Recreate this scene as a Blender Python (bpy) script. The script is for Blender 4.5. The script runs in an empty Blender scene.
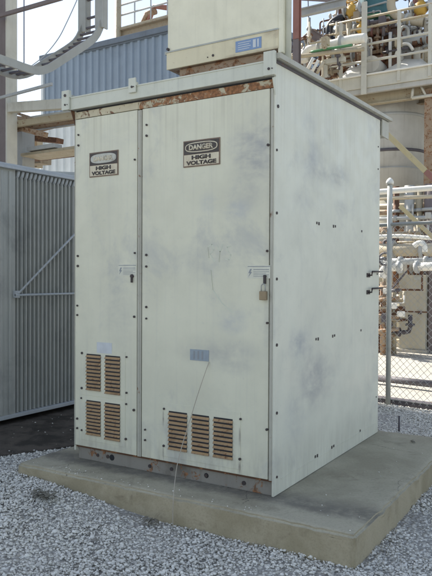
import bpy, bmesh, math, random
import numpy as np
from mathutils import Vector, Matrix
random.seed(7); rng = np.random.default_rng(11)
S = bpy.context.scene; C = S.collection
PI = math.pi

# ------------------------------------------------------------------ camera
CAM = np.array([3.2437, -3.3997, 1.2679]); YAW, PITCH, ROLL, FPX = .5504, -.0162, .0045, 661.07
fw = np.array([-math.sin(YAW)*math.cos(PITCH), math.cos(YAW)*math.cos(PITCH), math.sin(PITCH)])
r0 = np.array([math.cos(YAW), math.sin(YAW), 0]); u0 = np.cross(r0, fw)
rt = r0*math.cos(ROLL)+u0*math.sin(ROLL); upv = -r0*math.sin(ROLL)+u0*math.cos(ROLL)
cam = bpy.data.cameras.new('camera'); co = bpy.data.objects.new('camera', cam); C.objects.link(co)
m = Matrix(((rt[0], upv[0], -fw[0], CAM[0]), (rt[1], upv[1], -fw[1], CAM[1]), (rt[2], upv[2], -fw[2], CAM[2]), (0, 0, 0, 1)))
co.matrix_world = m
cam.sensor_fit = 'HORIZONTAL'; cam.sensor_width = 36; cam.lens = 36*FPX/432; cam.clip_end = 2000; cam.clip_start = .05
S.camera = co

def at(u, v, ax, val):
    """point where the view ray through photo pixel (u, v) meets the real plane axis=val (used for surveying positions)"""
    d = rt*(u-216)/FPX+upv*(288-v)/FPX+fw
    t = (val-CAM[ax])/d[ax]
    return Vector(CAM+d*t)

# ------------------------------------------------------------------ materials
def newmat(name):
    mt = bpy.data.materials.new(name); mt.use_nodes = True
    nt = mt.node_tree; b = nt.nodes['Principled BSDF']
    return mt, nt, b
def N(nt, t, **k):
    n = nt.nodes.new(t)
    for a, v in k.items():
        if a.startswith('i_'): n.inputs[a[2:].replace('_', ' ')].default_value = v
        else: setattr(n, a, v)
    return n
def L(nt, a, b): nt.links.new(a, b)
def noise(nt, vec, scale, detail=6, rough=.6, dist=0):
    n = N(nt, 'ShaderNodeTexNoise'); n.inputs['Scale'].default_value = scale; n.inputs['Detail'].default_value = detail
    n.inputs['Roughness'].default_value = rough; n.inputs['Distortion'].default_value = dist
    L(nt, vec, n.inputs['Vector']); return n.outputs['Fac']
def ramp(nt, fac, a, b, lo=0., hi=1.):
    n = N(nt, 'ShaderNodeMapRange'); n.interpolation_type = 'SMOOTHSTEP'
    n.inputs['From Min'].default_value = a; n.inputs['From Max'].default_value = b
    n.inputs['To Min'].default_value = lo; n.inputs['To Max'].default_value = hi
    L(nt, fac, n.inputs['Value']); return n.outputs['Result']
def mth(nt, op, a, b=None):
    n = N(nt, 'ShaderNodeMath'); n.operation = op
    for i, x in enumerate((a, b)):
        if x is None: continue
        if isinstance(x, (int, float)): n.inputs[i].default_value = x
        else: L(nt, x, n.inputs[i])
    return n.outputs[0]
def mix(nt, fac, a, b):
    n = N(nt, 'ShaderNodeMix'); n.data_type = 'RGBA'
    if isinstance(fac, (int, float)): n.inputs[0].default_value = fac
    else: L(nt, fac, n.inputs[0])
    for i, x in ((6, a), (7, b)):
        if isinstance(x, tuple): n.inputs[i].default_value = (*x, 1)
        else: L(nt, x, n.inputs[i])
    return n.outputs[2]
def pos(nt, scale=(1, 1, 1)):
    g = N(nt, 'ShaderNodeNewGeometry')
    mp = N(nt, 'ShaderNodeMapping'); mp.inputs['Scale'].default_value = scale
    L(nt, g.outputs['Position'], mp.inputs['Vector']); return mp.outputs[0]
def bump(nt, b, h, strength=.3, dist=.01):
    n = N(nt, 'ShaderNodeBump'); n.inputs['Strength'].default_value = strength; n.inputs['Distance'].default_value = dist
    L(nt, h, n.inputs['Height']); L(nt, n.outputs[0], b.inputs['Normal'])
RUST = (.15, .072, .033)
def paint(name, base, dirt=None, dirt_amt=.35, rust=0., rough=.55, metal=0., streak=.3, blobs=(), rgrad=None, scale=1., bumpy=.15, rustcol=RUST, drip=0):
    """weathered painted metal: faded patches, vertical streaks, placed smudges, rust"""
    mt, nt, b = newmat(name)
    p = pos(nt); dirt = dirt or tuple(c*.62 for c in base)
    light = tuple(min(1, c*1.09) for c in base)
    col = mix(nt, ramp(nt, noise(nt, p, 2.6*scale, 5), .35, .65), base, light)
    f = ramp(nt, noise(nt, p, 1.9*scale, 8, .68, .4), .5, .72, 0, dirt_amt)
    col = mix(nt, f, col, dirt)
    f = ramp(nt, noise(nt, pos(nt, (26*scale, 26*scale, .9*scale)), 1, 5, .6), .5, .78, 0, streak)
    col = mix(nt, f, col, dirt)
    f = ramp(nt, noise(nt, p, 38*scale, 4, .7), .6, .75, 0, .25)
    col = mix(nt, f, col, dirt)
    if drip:
        sx = N(nt, 'ShaderNodeSeparateXYZ'); L(nt, p, sx.inputs[0])
        top = ramp(nt, sx.outputs[2], 1.75, 2.38); low = ramp(nt, sx.outputs[2], .34, .09)
        fine = ramp(nt, noise(nt, pos(nt, (34, 34, .5)), 1, 4, .65), .47, .66)
        col = mix(nt, mth(nt, 'MULTIPLY', mth(nt, 'MULTIPLY', top, fine), .55*drip), col, (.34, .31, .24))
        fine2 = ramp(nt, noise(nt, pos(nt, (20, 20, 3)), 1, 5, .7), .4, .62)
        col = mix(nt, mth(nt, 'MULTIPLY', mth(nt, 'MULTIPLY', low, fine2), .6*drip), col, (.27, .24, .2))
        scr = ramp(nt, noise(nt, pos(nt, (3, 3, 55)), 1, 3, .5, 1.2), .68, .72)
        col = mix(nt, mth(nt, 'MULTIPLY', mth(nt, 'MULTIPLY', scr, ramp(nt, noise(nt, p, 2.2, 3), .5, .6)), .35*drip), col, (.42, .42, .42))
    for (c, r, amt, bc) in blobs:
        s = N(nt, 'ShaderNodeVectorMath'); s.operation = 'SUBTRACT'; L(nt, p, s.inputs[0]); s.inputs[1].default_value = c
        d = N(nt, 'ShaderNodeVectorMath'); d.operation = 'DIVIDE'; L(nt, s.outputs[0], d.inputs[0]); d.inputs[1].default_value = r
        l = N(nt, 'ShaderNodeVectorMath'); l.operation = 'LENGTH'; L(nt, d.outputs[0], l.inputs[0])
        fa = ramp(nt, mth(nt, 'ADD', l.outputs['Value'], mth(nt, 'MULTIPLY', noise(nt, p, 4.5, 4, .6), .7)), .4, 1.4, 1, 0)
        nn = ramp(nt, noise(nt, pos(nt, (1, 1, 1.8)), 6, 5, .62, .2), .2, .75)
        col = mix(nt, mth(nt, 'MULTIPLY', mth(nt, 'MULTIPLY', fa, nn), amt), col, bc)
    if rust > 0 or rgrad:
        n = noise(nt, p, 13*scale, 9, .72, .6)
        if rgrad:   # rgrad = (axis, v0, v1): rust grows from v0 to v1 along a world axis
            sx = N(nt, 'ShaderNodeSeparateXYZ'); L(nt, p, sx.inputs[0])
            g = ramp(nt, sx.outputs[rgrad[0]], rgrad[1], rgrad[2], 0, rgrad[3] if len(rgrad) > 3 else .3)
            n = mth(nt, 'ADD', n, g)
        f = ramp(nt, n, .72-rust, .78-rust)
        rc = mix(nt, ramp(nt, noise(nt, p, 45*scale, 5), .35, .65), rustcol, tuple(c*2.1 for c in rustcol))
        col = mix(nt, f, col, rc)
    L(nt, col, b.inputs['Base Color'])
    b.inputs['Roughness'].default_value = rough; b.inputs['Metallic'].default_value = metal
    L(nt, ramp(nt, noise(nt, p, 7*scale), .3, .7, rough-.1, min(1, rough+.15)), b.inputs['Roughness'])
    if bumpy: bump(nt, b, noise(nt, p, 5*scale, 7, .6), bumpy, .006)
    return mt

DK = (.33, .335, .345)
M = {}
CAB = (.66, .648, .51)
M['cab_front'] = paint('cabinet_front_paint', CAB, (.43, .44, .425), .6, 0, .45, streak=.2, drip=.42, bumpy=.3, blobs=[
    ((1.43, 0, 1.98), (.26, .4, .30), .95, DK), ((1.33, 0, 1.72), (.25, .4, .16), .3, DK), ((1.2, 0, .82), (.4, .4, .12), .5, (.28, .29, .33)),
    ((1.3, 0, .74), (.15, .4, .07), .55, DK), ((.42, 0, 1.0), (.22, .4, .3), .25, DK), ((.4, 0, 2.2), (.3, .4, .12), .2, DK),
    ((1.05, 0, 1.36), (.28, .4, .16), .3, (.36, .37, .38)), ((1.27, 0, 1.02), (.13, .2, .12), .75, (.38, .41, .46)), ((1.3, 0, 1.66), (.12, .2, .09), .6, (.40, .43, .48)), ((1.1, 0, 1.72), (.08, .2, .1), .4, (.42, .45, .48)), ((.773, 0, .38), (.009, .1, .075), 1., (.2, .17, .15)), ((.773, 0, .15), (.009, .1, .06), 1., (.2, .17, .15)), ((1.33, 0, .33), (.009, .1, .08), 1., (.2, .17, .15)), ((1.33, 0, .14), (.009, .1, .05), 1., (.2, .17, .15)), ((1.51, 0, 1.3), (.03, .1, .9), .35, (.3, .29, .27)), ((.35, 0, .12), (.35, .1, .05), .5, (.3, .29, .27)), ((1.0, 0, .3), (.5, .3, .1), .3, (.33, .33, .33))])
M['cab_side'] = paint('cabinet_side_paint', (.665, .665, .56), (.46, .465, .44), .55, 0, .45, streak=.15, drip=.25, bumpy=.3, blobs=[
    ((1.55, .55, 2.0), (.3, .34, .16), .8, (.38, .385, .38)), ((1.55, .95, 1.98), (.3, .34, .13), .8, (.38, .385, .38)),
    ((1.55, .6, .62), (.3, .5, .26), .85, (.38, .385, .38)), ((1.55, .35, .85), (.3, .24, .14), .8, (.33, .35, .38)),
    ((1.55, .3, .4), (.3, .24, .2), .35, (.33, .35, .38)), ((1.55, .5, 2.25), (.3, .2, .1), .35, (.33, .35, .38)),
    ((1.55, 1.05, 1.77), (.3, .22, .07), .4, (.33, .35, .38)), ((1.55, .4, 1.75), (.3, .22, .1), .3, (.33, .35, .38))])
M['trim'] = paint('cabinet_trim_paint', (.44, .43, .36), (.27, .26, .23), .5, .12, .5, streak=.35)
M['fascia'] = paint('roof_rail_paint', (.58, .59, .50), (.36, .37, .33), .5, .05, .5, streak=.4)
M['header'] = paint('rusty_header_paint', (.50, .46, .33), (.3, .26, .18), .5, .06, .65, streak=.3, rgrad=(0, .1, .8, .245), rustcol=(.17, .078, .032))
M['header_left'] = paint('stained_header_paint', (.55, .50, .36), (.33, .27, .17), .7, .17, .65, streak=.3, rustcol=(.11, .05, .025))
M['base'] = paint('base_channel_paint', (.27, .25, .215), (.10, .085, .065), .8, .16, .7, streak=.3)
M['roof'] = paint('roof_sheet_paint', (.40, .41, .37), (.22, .23, .22), .5, .08, .6)
M['louver'] = paint('louver_rust_paint', (.40, .26, .13), (.21, .125, .06), .8, .15, .7, scale=3)
M['louver_lip'] = paint('louver_lip_paint', (.30, .22, .15), (.14, .09, .06), .6, .2, .65, scale=3)
M['dark_rust'] = paint('dark_rust', (.12, .06, .035), (.05, .03, .02), .5, .2, .8)
M['box'] = paint('cream_box_paint', (.74, .71, .55), (.5, .48, .36), .35, 0, .5, streak=.25)
M['box_edge'] = paint('cream_box_edge', (.66, .60, .42), (.4, .35, .22), .4, .1, .5, blobs=[((1.47, .15, 2.74), (.1, .2, .07), 1.0, RUST), ((1.35, .15, 2.63), (.3, .2, .02), .8, RUST)])
M['sign_cream'] = paint('sign_cream', (.62, .56, .42), (.40, .31, .2), .6, .05, .6, scale=4)
M['sign_black'] = paint('sign_black', (.06, .05, .045), (.15, .12, .09), .6, 0, .6, scale=4)
M['sign_fade'] = paint('sign_faded_oval', (.50, .50, .44), (.34, .32, .27), .6, 0, .6, scale=4)
M['sign_rust'] = paint('sign_rust_border', (.2, .14, .10), (.09, .06, .04), .6, .1, .6, scale=4)
M['plate_blue'] = paint('blue_grey_plate', (.28, .33, .37), (.2, .24, .27), .4, 0, .4, scale=5)
M['plate_white'] = paint('pale_plate', (.55, .58, .60), (.42, .44, .46), .4, 0, .4, scale=5)
M['sticker'] = paint('pale_sticker', (.64, .635, .53), (.52, .52, .46), .4, 0, .5, scale=5)
M['ink'] = paint('sticker_ink', (.27, .29, .30), None, .3, 0, .6, scale=5)
M['blue'] = paint('blue_sticker', (.19, .28, .45), (.3, .37, .48), .7, 0, .45, scale=6, streak=.1)
M['bolt'] = paint('dark_bolt', (.05, .04, .04), (.1, .06, .04), .6, .1, .6, scale=4)
M['brass'] = paint('tarnished_brass', (.28, .22, .14), (.16, .12, .08), .5, .1, .45, metal=.4, scale=4)
M['steel'] = paint('galvanised_steel', (.36, .36, .33), (.28, .28, .26), .5, .05, .55, metal=.15)
M['dark_steel'] = paint('dark_steel', (.10, .09, .10), (.05, .04, .045), .5, .1, .6)
M['purple_steel'] = paint('maroon_steel', (.19, .155, .15), (.11, .085, .08), .5, .05, .6)
M['tan_steel'] = paint('tan_painted_steel', (.42, .36, .25), (.25, .19, .11), .5, .13, .6)
M['cream_steel'] = paint('cream_painted_steel', (.56, .54, .46), (.38, .35, .28), .5, .06, .6)
M['rusty_steel'] = paint('rusty_steel', (.34, .25, .17), (.2, .13, .08), .6, .2, .75)
M['white_pipe'] = paint('white_lagging', (.78, .76, .69), (.52, .49, .42), .45, .03, .6)
M['grey_pipe'] = paint('grey_lagging', (.40, .41, .40), (.25, .25, .24), .5, .06, .6)
M['beige_pipe'] = paint('beige_lagging', (.48, .42, .31), (.3, .24, .15), .5, .1, .65)
M['yellow'] = paint('yellow_valve_paint', (.50, .30, .05), (.3, .17, .05), .5, .08, .5)
M['yellow_rail'] = paint('yellow_tan_rail', (.55, .46, .26), (.38, .28, .13), .4, .06, .55)
M['red'] = paint('faded_red_paint', (.32, .15, .12), (.2, .09, .07), .5, .05, .6)
M['teal'] = paint('teal_tank_paint', (.05, .15, .17), (.04, .09, .09), .6, .03, .5)
M['green'] = paint('green_pipe_band', (.10, .26, .12), (.06, .13, .07), .4, 0, .5)
M['hose'] = paint('black_hose', (.012, .014, .02), (.02, .02, .02), .3, 0, .45)
M['vessel'] = paint('grey_vessel_paint', (.47, .46, .42), (.34, .32, .28), .6, .02, .55, streak=.5)
M['beige_wall'] = paint('beige_enclosure', (.52, .48, .37), (.4, .34, .24), .5, .03, .7)
M['soffit'] = paint('brown_soffit', (.30, .25, .18), (.18, .14, .09), .6, .15, .8)
M['transf'] = paint('blue_grey_transformer', (.44, .45, .42), (.25, .255, .25), .6, .02, .5, streak=.6)
M['transf_light'] = paint('pale_transformer_rim', (.48, .51, .53), (.32, .34, .36), .5, .04, .5)
M['bldg'] = paint('blue_cladding', (.235, .295, .37), (.16, .20, .25), .5, 0, .5, scale=.3, streak=.35)
M['bldg_pale'] = paint('pale_cladding', (.62, .66, .68), (.45, .49, .5), .4, 0, .5, scale=.3)
M['bldg_dark'] = paint('dark_cladding_edge', (.13, .16, .20), (.09, .1, .12), .4, 0, .5)
M['shade_block_wall'] = paint('shade_block_cladding', (.55, .54, .49), (.42, .41, .38), .5, .0, .6, scale=.2)  # cladding of the unseen block added for foreground shade
M['glass'] = paint('dark_window', (.04, .05, .06), None, .2, 0, .2)
M['post_zinc'] = paint('weathered_zinc', (.50, .50, .45), (.36, .36, .32), .6, .03, .6, scale=3)
M['rubbed'] = paint('rubbed_scribble', (.58, .60, .49), (.62, .625, .5), .5, 0, .5, scale=6, streak=0)
M['wire'] = paint('pale_wire', (.40, .36, .29), None, .3, 0, .5)
M['fence_wire'] = paint('galvanised_wire', (.55, .54, .50), (.3, .28, .25), .5, .03, .5, metal=.3)
M['leaf'] = paint('dry_leaf', (.16, .15, .12), (.22, .18, .13), .6, 0, .8, scale=5)

def concrete(name, c1, c2, stain, sc=1.):
    mt, nt, b = newmat(name); p = pos(nt)
    col = mix(nt, ramp(nt, noise(nt, p, 1.6*sc, 8, .65, .3), .38, .62), c1, c2)
    col = mix(nt, ramp(nt, noise(nt, p, 60*sc, 4, .7), .45, .7, 0, .3), col, tuple(c*.6 for c in c1))
    col = mix(nt, ramp(nt, noise(nt, p, 4*sc, 7, .7, .6), .55, .72, 0, .6), col, stain)
    L(nt, col, b.inputs['Base Color']); b.inputs['Roughness'].default_value = .9
    h = mth(nt, 'ADD', noise(nt, p, 90*sc, 4, .7), mth(nt, 'MULTIPLY', noise(nt, p, 9*sc, 5, .6), 2.))
    bump(nt, b, h, .35, .006)
    return mt
M['pad_top'] = concrete('pad_concrete', (.35, .32, .235), (.46, .425, .32), (.22, .195, .14))
def padstain():
    mt = M['pad_top']; nt = mt.node_tree; b = nt.nodes['Principled BSDF']; lk = b.inputs['Base Color'].links[0]; src = lk.from_socket
    p = pos(nt); sx = N(nt, 'ShaderNodeSeparateXYZ'); L(nt, p, sx.inputs[0])
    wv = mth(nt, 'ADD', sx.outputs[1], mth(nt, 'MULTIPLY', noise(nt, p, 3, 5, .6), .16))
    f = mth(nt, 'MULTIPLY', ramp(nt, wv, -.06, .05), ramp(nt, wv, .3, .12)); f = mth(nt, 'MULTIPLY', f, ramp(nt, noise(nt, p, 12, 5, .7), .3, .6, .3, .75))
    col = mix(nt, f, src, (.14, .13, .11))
    pr = ramp(nt, noise(nt, p, 210, 2, .5), .70, .74, 0, .7); col = mix(nt, pr, col, (.09, .085, .075))
    v = N(nt, 'ShaderNodeTexVoronoi'); v.feature = 'DISTANCE_TO_EDGE'; v.inputs['Scale'].default_value = 1.1
    nz = N(nt, 'ShaderNodeTexNoise'); nz.inputs['Scale'].default_value = 5; nz.inputs['Detail'].default_value = 6; L(nt, p, nz.inputs['Vector'])
    ad = N(nt, 'ShaderNodeVectorMath'); ad.operation = 'MULTIPLY_ADD'; L(nt, nz.outputs['Color'], ad.inputs[0]); ad.inputs[1].default_value = (.25, .25, .25); L(nt, p, ad.inputs[2]); L(nt, ad.outputs[0], v.inputs['Vector'])
    ck = mth(nt, 'MULTIPLY', ramp(nt, v.outputs['Distance'], .003, .0012, 0, .7), ramp(nt, noise(nt, p, 1.3, 3), .48, .56)); col = mix(nt, ck, col, (.07, .065, .055))
    L(nt, col, b.inputs['Base Color'])
padstain()
M['pad_edge'] = concrete('pad_side_concrete', (.35, .30, .195), (.45, .39, .27), (.16, .13, .085), 1.6)
M['slab'] = concrete('slab_concrete', (.44, .41, .35), (.50, .47, .41), (.34, .31, .25), .6)
def gravelmat():
    mt, nt, b = newmat('limestone_chips')
    a = N(nt, 'ShaderNodeAttribute'); a.attribute_name = 'tone'
    r = N(nt, 'ShaderNodeValToRGB'); e = r.color_ramp.elements
    e[0].position = 0; e[0].color = (.25, .235, .21, 1); e[1].position = 1; e[1].color = (.90, .875, .80, 1)
    for pp, c in ((.12, (.44, .415, .36)), (.4, (.65, .63, .57)), (.75, (.79, .77, .70))):
        k = e.new(pp); k.color = (*c, 1)
    L(nt, a.outputs['Fac'], r.inputs[0])
    p = pos(nt); col = mix(nt, ramp(nt, noise(nt, p, 160, 4), .45, .75, 0, .4), r.outputs[0], (.3, .29, .27))
    L(nt, col, b.inputs['Base Color']); b.inputs['Roughness'].default_value = .9
    return mt
M['stone'] = gravelmat()
def groundmat():
    mt, nt, b = newmat('gravel_bed'); p = pos(nt)
    v = N(nt, 'ShaderNodeTexVoronoi'); v.inputs['Scale'].default_value = 42; L(nt, p, v.inputs['Vector'])
    r = N(nt, 'ShaderNodeValToRGB'); e = r.color_ramp.elements; e[0].color = (.44, .42, .37, 1); e[1].color = (.82, .80, .73, 1)
    sp = N(nt, 'ShaderNodeSeparateColor'); L(nt, v.outputs['Color'], sp.inputs[0]); L(nt, sp.outputs[0], r.inputs[0])
    col = mix(nt, ramp(nt, v.outputs['Distance'], .25, .6, 0, .8), r.outputs[0], (.27, .26, .245))
    L(nt, col, b.inputs['Base Color']); b.inputs['Roughness'].default_value = .95
    bump(nt, b, mth(nt, 'MULTIPLY', v.outputs['Distance'], -1.), .9, .02)
    return mt
M['ground'] = groundmat()
M['soil'] = concrete('oil_stained_shaded_soil', (.045, .038, .03), (.12, .10, .08), (.02, .017, .014), 3)  # oil-stained soil, darkened further to hold the shade under the transformer

# ------------------------------------------------------------------ geometry helpers
class MB:
    def __init__(s): s.bm = bmesh.new()
    def box(s, a, b, bev=0., rot=None, seg=2):
        a, b = Vector(a), Vector(b); c = (a+b)/2; d = b-a
        t = bmesh.new(); bmesh.ops.create_cube(t, size=1)
        bmesh.ops.scale(t, vec=(abs(d.x), abs(d.y), abs(d.z)), verts=t.verts)
        if bev: bmesh.ops.bevel(t, geom=t.edges[:], offset=bev, segments=seg, affect='EDGES', profile=.6)
        if rot is not None: bmesh.ops.transform(t, matrix=rot.to_4x4(), verts=t.verts)
        bmesh.ops.translate(t, vec=c, verts=t.verts); s.add(t); return s
    def add(s, t):
        me = bpy.data.meshes.new('tmp'); t.to_mesh(me); t.free(); s.bm.from_mesh(me); bpy.data.meshes.remove(me)
    def beam(s, a, b, w, h, bev=0., up=(0, 0, 1)):
        a, b = Vector(a), Vector(b); d = (b-a); x = d.normalized(); up = Vector(up)
        if abs(x.dot(up)) > .99: up = Vector((0, 1, 0))
        y = up.cross(x).normalized(); z = x.cross(y)
        R = Matrix((x, y, z)).transposed()
        c = (a+b)/2; l = d.length
        return s.box(c-Vector((l/2, w/2, h/2)), c+Vector((l/2, w/2, h/2)), bev, R)
    def ibeam(s, a, b, w, h, t=.02, up=(0, 0, 1)):
        a, b = Vector(a), Vector(b); x = (b-a).normalized(); up = Vector(up)
        if abs(x.dot(up)) > .99: up = Vector((0, 1, 0))
        y = up.cross(x).normalized(); z = x.cross(y)
        s.beam(a+z*(h/2-t/2), b+z*(h/2-t/2), w, t, 0, up); s.beam(a-z*(h/2-t/2), b-z*(h/2-t/2), w, t, 0, up)
        s.beam(a, b, t, h-2*t-.002, 0, up); return s
    def tube(s, pts, r, n=14, cap=True, rs=None):
        pts = [Vector(p) for p in pts]; rings = []
        t0 = (pts[1]-pts[0]).normalized(); u = t0.orthogonal().normalized()
        for i, p in enumerate(pts):
            t = ((pts[min(i+1, len(pts)-1)]-pts[max(i-1, 0)])).normalized()
            u = (u-t*u.dot(t)).normalized(); v = t.cross(u); rr = rs[i] if rs else r
            rings.append([s.bm.verts.new(p+(u*math.cos(2*PI*k/n)+v*math.sin(2*PI*k/n))*rr) for k in range(n)])
        for A, B in zip(rings, rings[1:]):
            for k in range(n):
                f = s.bm.faces.new((A[k], A[(k+1) % n], B[(k+1) % n], B[k])); f.smooth = n > 6
        if cap:
            s.bm.faces.new(rings[0][::-1]); s.bm.faces.new(rings[-1])
        return s
    def lathe(s, c, prof, n=40):
        c = Vector(c)
        rings = [[s.bm.verts.new(c+Vector((r*math.cos(2*PI*k/n), r*math.sin(2*PI*k/n), z))) for k in range(n)] for r, z in prof]
        for A, B in zip(rings, rings[1:]):
            for k in range(n):
                f = s.bm.faces.new((A[k], A[(k+1) % n], B[(k+1) % n], B[k])); f.smooth = True
        s.bm.faces.new(rings[0][::-1]); s.bm.faces.new(rings[-1]); return s
    def poly(s, pts, t):
        """extruded polygon: pts coplanar, t thickness vector"""
        t = Vector(t); A = [s.bm.verts.new(Vector(p)) for p in pts]; B = [s.bm.verts.new(Vector(p)+t) for p in pts]
        s.bm.faces.new(A); s.bm.faces.new(B[::-1]); n = len(A)
        for k in range(n): s.bm.faces.new((A[k], B[k], B[(k+1) % n], A[(k+1) % n]))
        bmesh.ops.recalc_face_normals(s.bm, faces=s.bm.faces[:]); return s
    def corr(s, a, b, z0, z1, pitch, depth, nrm, prof=(0, .35, .5, .85), thick=.01):
        """corrugated sheet from a to b (xy), bulging along nrm"""
        a, b, nrm = Vector((*a, 0)), Vector((*b, 0)), Vector((*nrm, 0)); Lg = (b-a).length; x = (b-a)/Lg
        st = []; n = max(1, round(Lg/pitch)); pt = Lg/n
        for i in range(n):
            st += [(i*pt, 0), (i*pt+prof[1]*pt, 0), (i*pt+prof[2]*pt, depth), (i*pt+prof[3]*pt, depth)]
        st.append((Lg, 0))
        lo = [s.bm.verts.new(a+x*d+nrm*h+Vector((0, 0, z0))) for d, h in st]
        hi = [s.bm.verts.new(a+x*d+nrm*h+Vector((0, 0, z1))) for d, h in st]
        for k in range(len(st)-1): s.bm.faces.new((lo[k], lo[k+1], hi[k+1], hi[k]))
        return s
    def build(s, name, mat, parent=None, label=None, cat=None, group=None, kind=None, smooth=False, ang=35):
        me = bpy.data.meshes.new(name)
        bmesh.ops.recalc_face_normals(s.bm, faces=s.bm.faces[:]) if smooth != 'keep' else None
        s.bm.to_mesh(me); s.bm.free()
        me.materials.append(M[mat] if isinstance(mat, str) else mat)
        o = bpy.data.objects.new(name, me); C.objects.link(o)
        root = parent; off = Vector((0, 0, 0))
        while root is not None:
            off += root.location; root = root.parent
        if parent is not None:
            me.transform(Matrix.Translation(-off)); o.parent = parent
        else:
            vs = np.empty(len(me.vertices)*3); me.vertices.foreach_get('co', vs); vs = vs.reshape(-1, 3)
            c = Vector(((vs[:, 0].min()+vs[:, 0].max())/2, (vs[:, 1].min()+vs[:, 1].max())/2, vs[:, 2].min()))
            me.transform(Matrix.Translation(-c)); o.location = c
        tag(o, label, cat, group, kind); return o
def _each(s, name, mat, parent):
    bm = s.bm; bm.verts.ensure_lookup_table(); seen = set(); out = []
    for v in bm.verts:
        if v.index in seen: pass
    bm.verts.index_update(); comp = {}
    for v in bm.verts:
        if v.index in comp: continue
        st = [v]; comp[v.index] = len(out); vs = [v]
        while st:
            q = st.pop()
            for e in q.link_edges:
                w_ = e.other_vert(q)
                if w_.index not in comp: comp[w_.index] = len(out); st.append(w_); vs.append(w_)
        out.append(vs)
    res = []
    for vs in out:
        m2 = MB(); mp = {v: m2.bm.verts.new(v.co) for v in vs}
        fs = {f for v in vs for f in v.link_faces}
        for f in sorted(fs, key=lambda f: f.index):
            nf = m2.bm.faces.new([mp[v] for v in f.verts]); nf.smooth = f.smooth
        res.append(m2.build(name, mat, parent))
    s.bm.free(); return res
MB.each = _each
def tag(o, label=None, cat=None, group=None, kind=None):
    if label: o['label'] = label
    if cat: o['category'] = cat
    if group: o['group'] = group
    if kind: o['kind'] = kind
    return o
def thing(name, label, cat, loc, group=None):
    o = bpy.data.objects.new(name, None); o.empty_display_size = .2; C.objects.link(o); o.location = loc
    return tag(o, label, cat, group)

def text_into(mb, s, center, width, height, ydir=-1, bold=.012, depth=.0015):
    """lettering on a vertical plate facing -y"""
    cu = bpy.data.curves.new('txt', 'FONT'); cu.body = s; cu.align_x = 'CENTER'; cu.align_y = 'CENTER'; cu.offset = bold; cu.extrude = 0
    o = bpy.data.objects.new('txt', cu); C.objects.link(o)
    dg = bpy.context.evaluated_depsgraph_get(); dg.update()
    me = bpy.data.meshes.new_from_object(o.evaluated_get(dg))
    bpy.data.objects.remove(o); bpy.data.curves.remove(cu)
    vs = [v.co for v in me.vertices]
    x0, x1 = min(v.x for v in vs), max(v.x for v in vs); y0, y1 = min(v.y for v in vs), max(v.y for v in vs)
    for v in me.vertices:
        X = (v.co.x-(x0+x1)/2)/(x1-x0)*width; Y = (v.co.y-(y0+y1)/2)/(y1-y0)*height
        v.co = Vector(center)+Vector((X, 0, Y))
    t = bmesh.new(); t.from_mesh(me); bpy.data.meshes.remove(me)
    r = bmesh.ops.extrude_face_region(t, geom=t.faces[:])
    bmesh.ops.translate(t, vec=(0, -depth, 0), verts=[g for g in r['geom'] if isinstance(g, bmesh.types.BMVert)])
    mb.add(t)

def bolt(mb, p, nrm, r=.009, h=.007):
    p = Vector(p); nrm = Vector(nrm); r *= random.uniform(.8, 1.15); mb.tube([p-nrm*.004, p+nrm*h], r, 8)

# ------------------------------------------------------------------ ground
def hz(x, y=0):
    if y > 4.4: return -.24
    t = min(1, max(0, (x+.1)/1.3)); t = t*t*(3-2*t)
    return -.085-.085*t
g = MB(); xs = sorted(set([-600, -200, -60, -20, -8]+[round(-4+i*.15, 3) for i in range(61)]+[8, 20, 60, 200, 600]))
ys = [-600, -200, -60, -20, -6, -3, -1, 1, 3, 4.3, 4.5, 5, 8, 14, 20, 60, 200, 600]
gv = [[g.bm.verts.new((x, y, hz(x, y))) for x in xs] for y in ys]
for j in range(len(ys)-1):
    for i in range(len(xs)-1): g.bm.faces.new((gv[j][i], gv[j][i+1], gv[j+1][i+1], gv[j+1][i]))
g.build('ground', 'ground', kind='structure')
# concrete yard beyond the fence
FY = 3.968; FD = Vector((1, -.13, 0)).normalized(); FP = Vector((1.01, FY, 0))
def fpt(t, z=0): return Vector((FP.x+FD.x*t, FP.y+FD.y*t, z))
a, b = fpt(-7), fpt(9)
g = MB(); g.poly([(a.x, a.y+.18, -.20), (b.x, b.y+.18, -.20), (b.x+6, 26, -.20), (a.x-6, 26, -.20)], (0, 0, .062))
g.build('concrete_yard', 'slab', kind='structure')
g = MB(); g.box((-6, 10.0, -.2), (4, 10.3, -.02), .015); g.build('yard_kerb', 'slab', kind='structure')

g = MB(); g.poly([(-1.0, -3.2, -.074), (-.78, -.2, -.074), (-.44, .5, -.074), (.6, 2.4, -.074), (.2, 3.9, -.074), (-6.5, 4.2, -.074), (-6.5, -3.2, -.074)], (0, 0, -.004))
g.build('dark_shaded_soil', 'soil', kind='structure')
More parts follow.
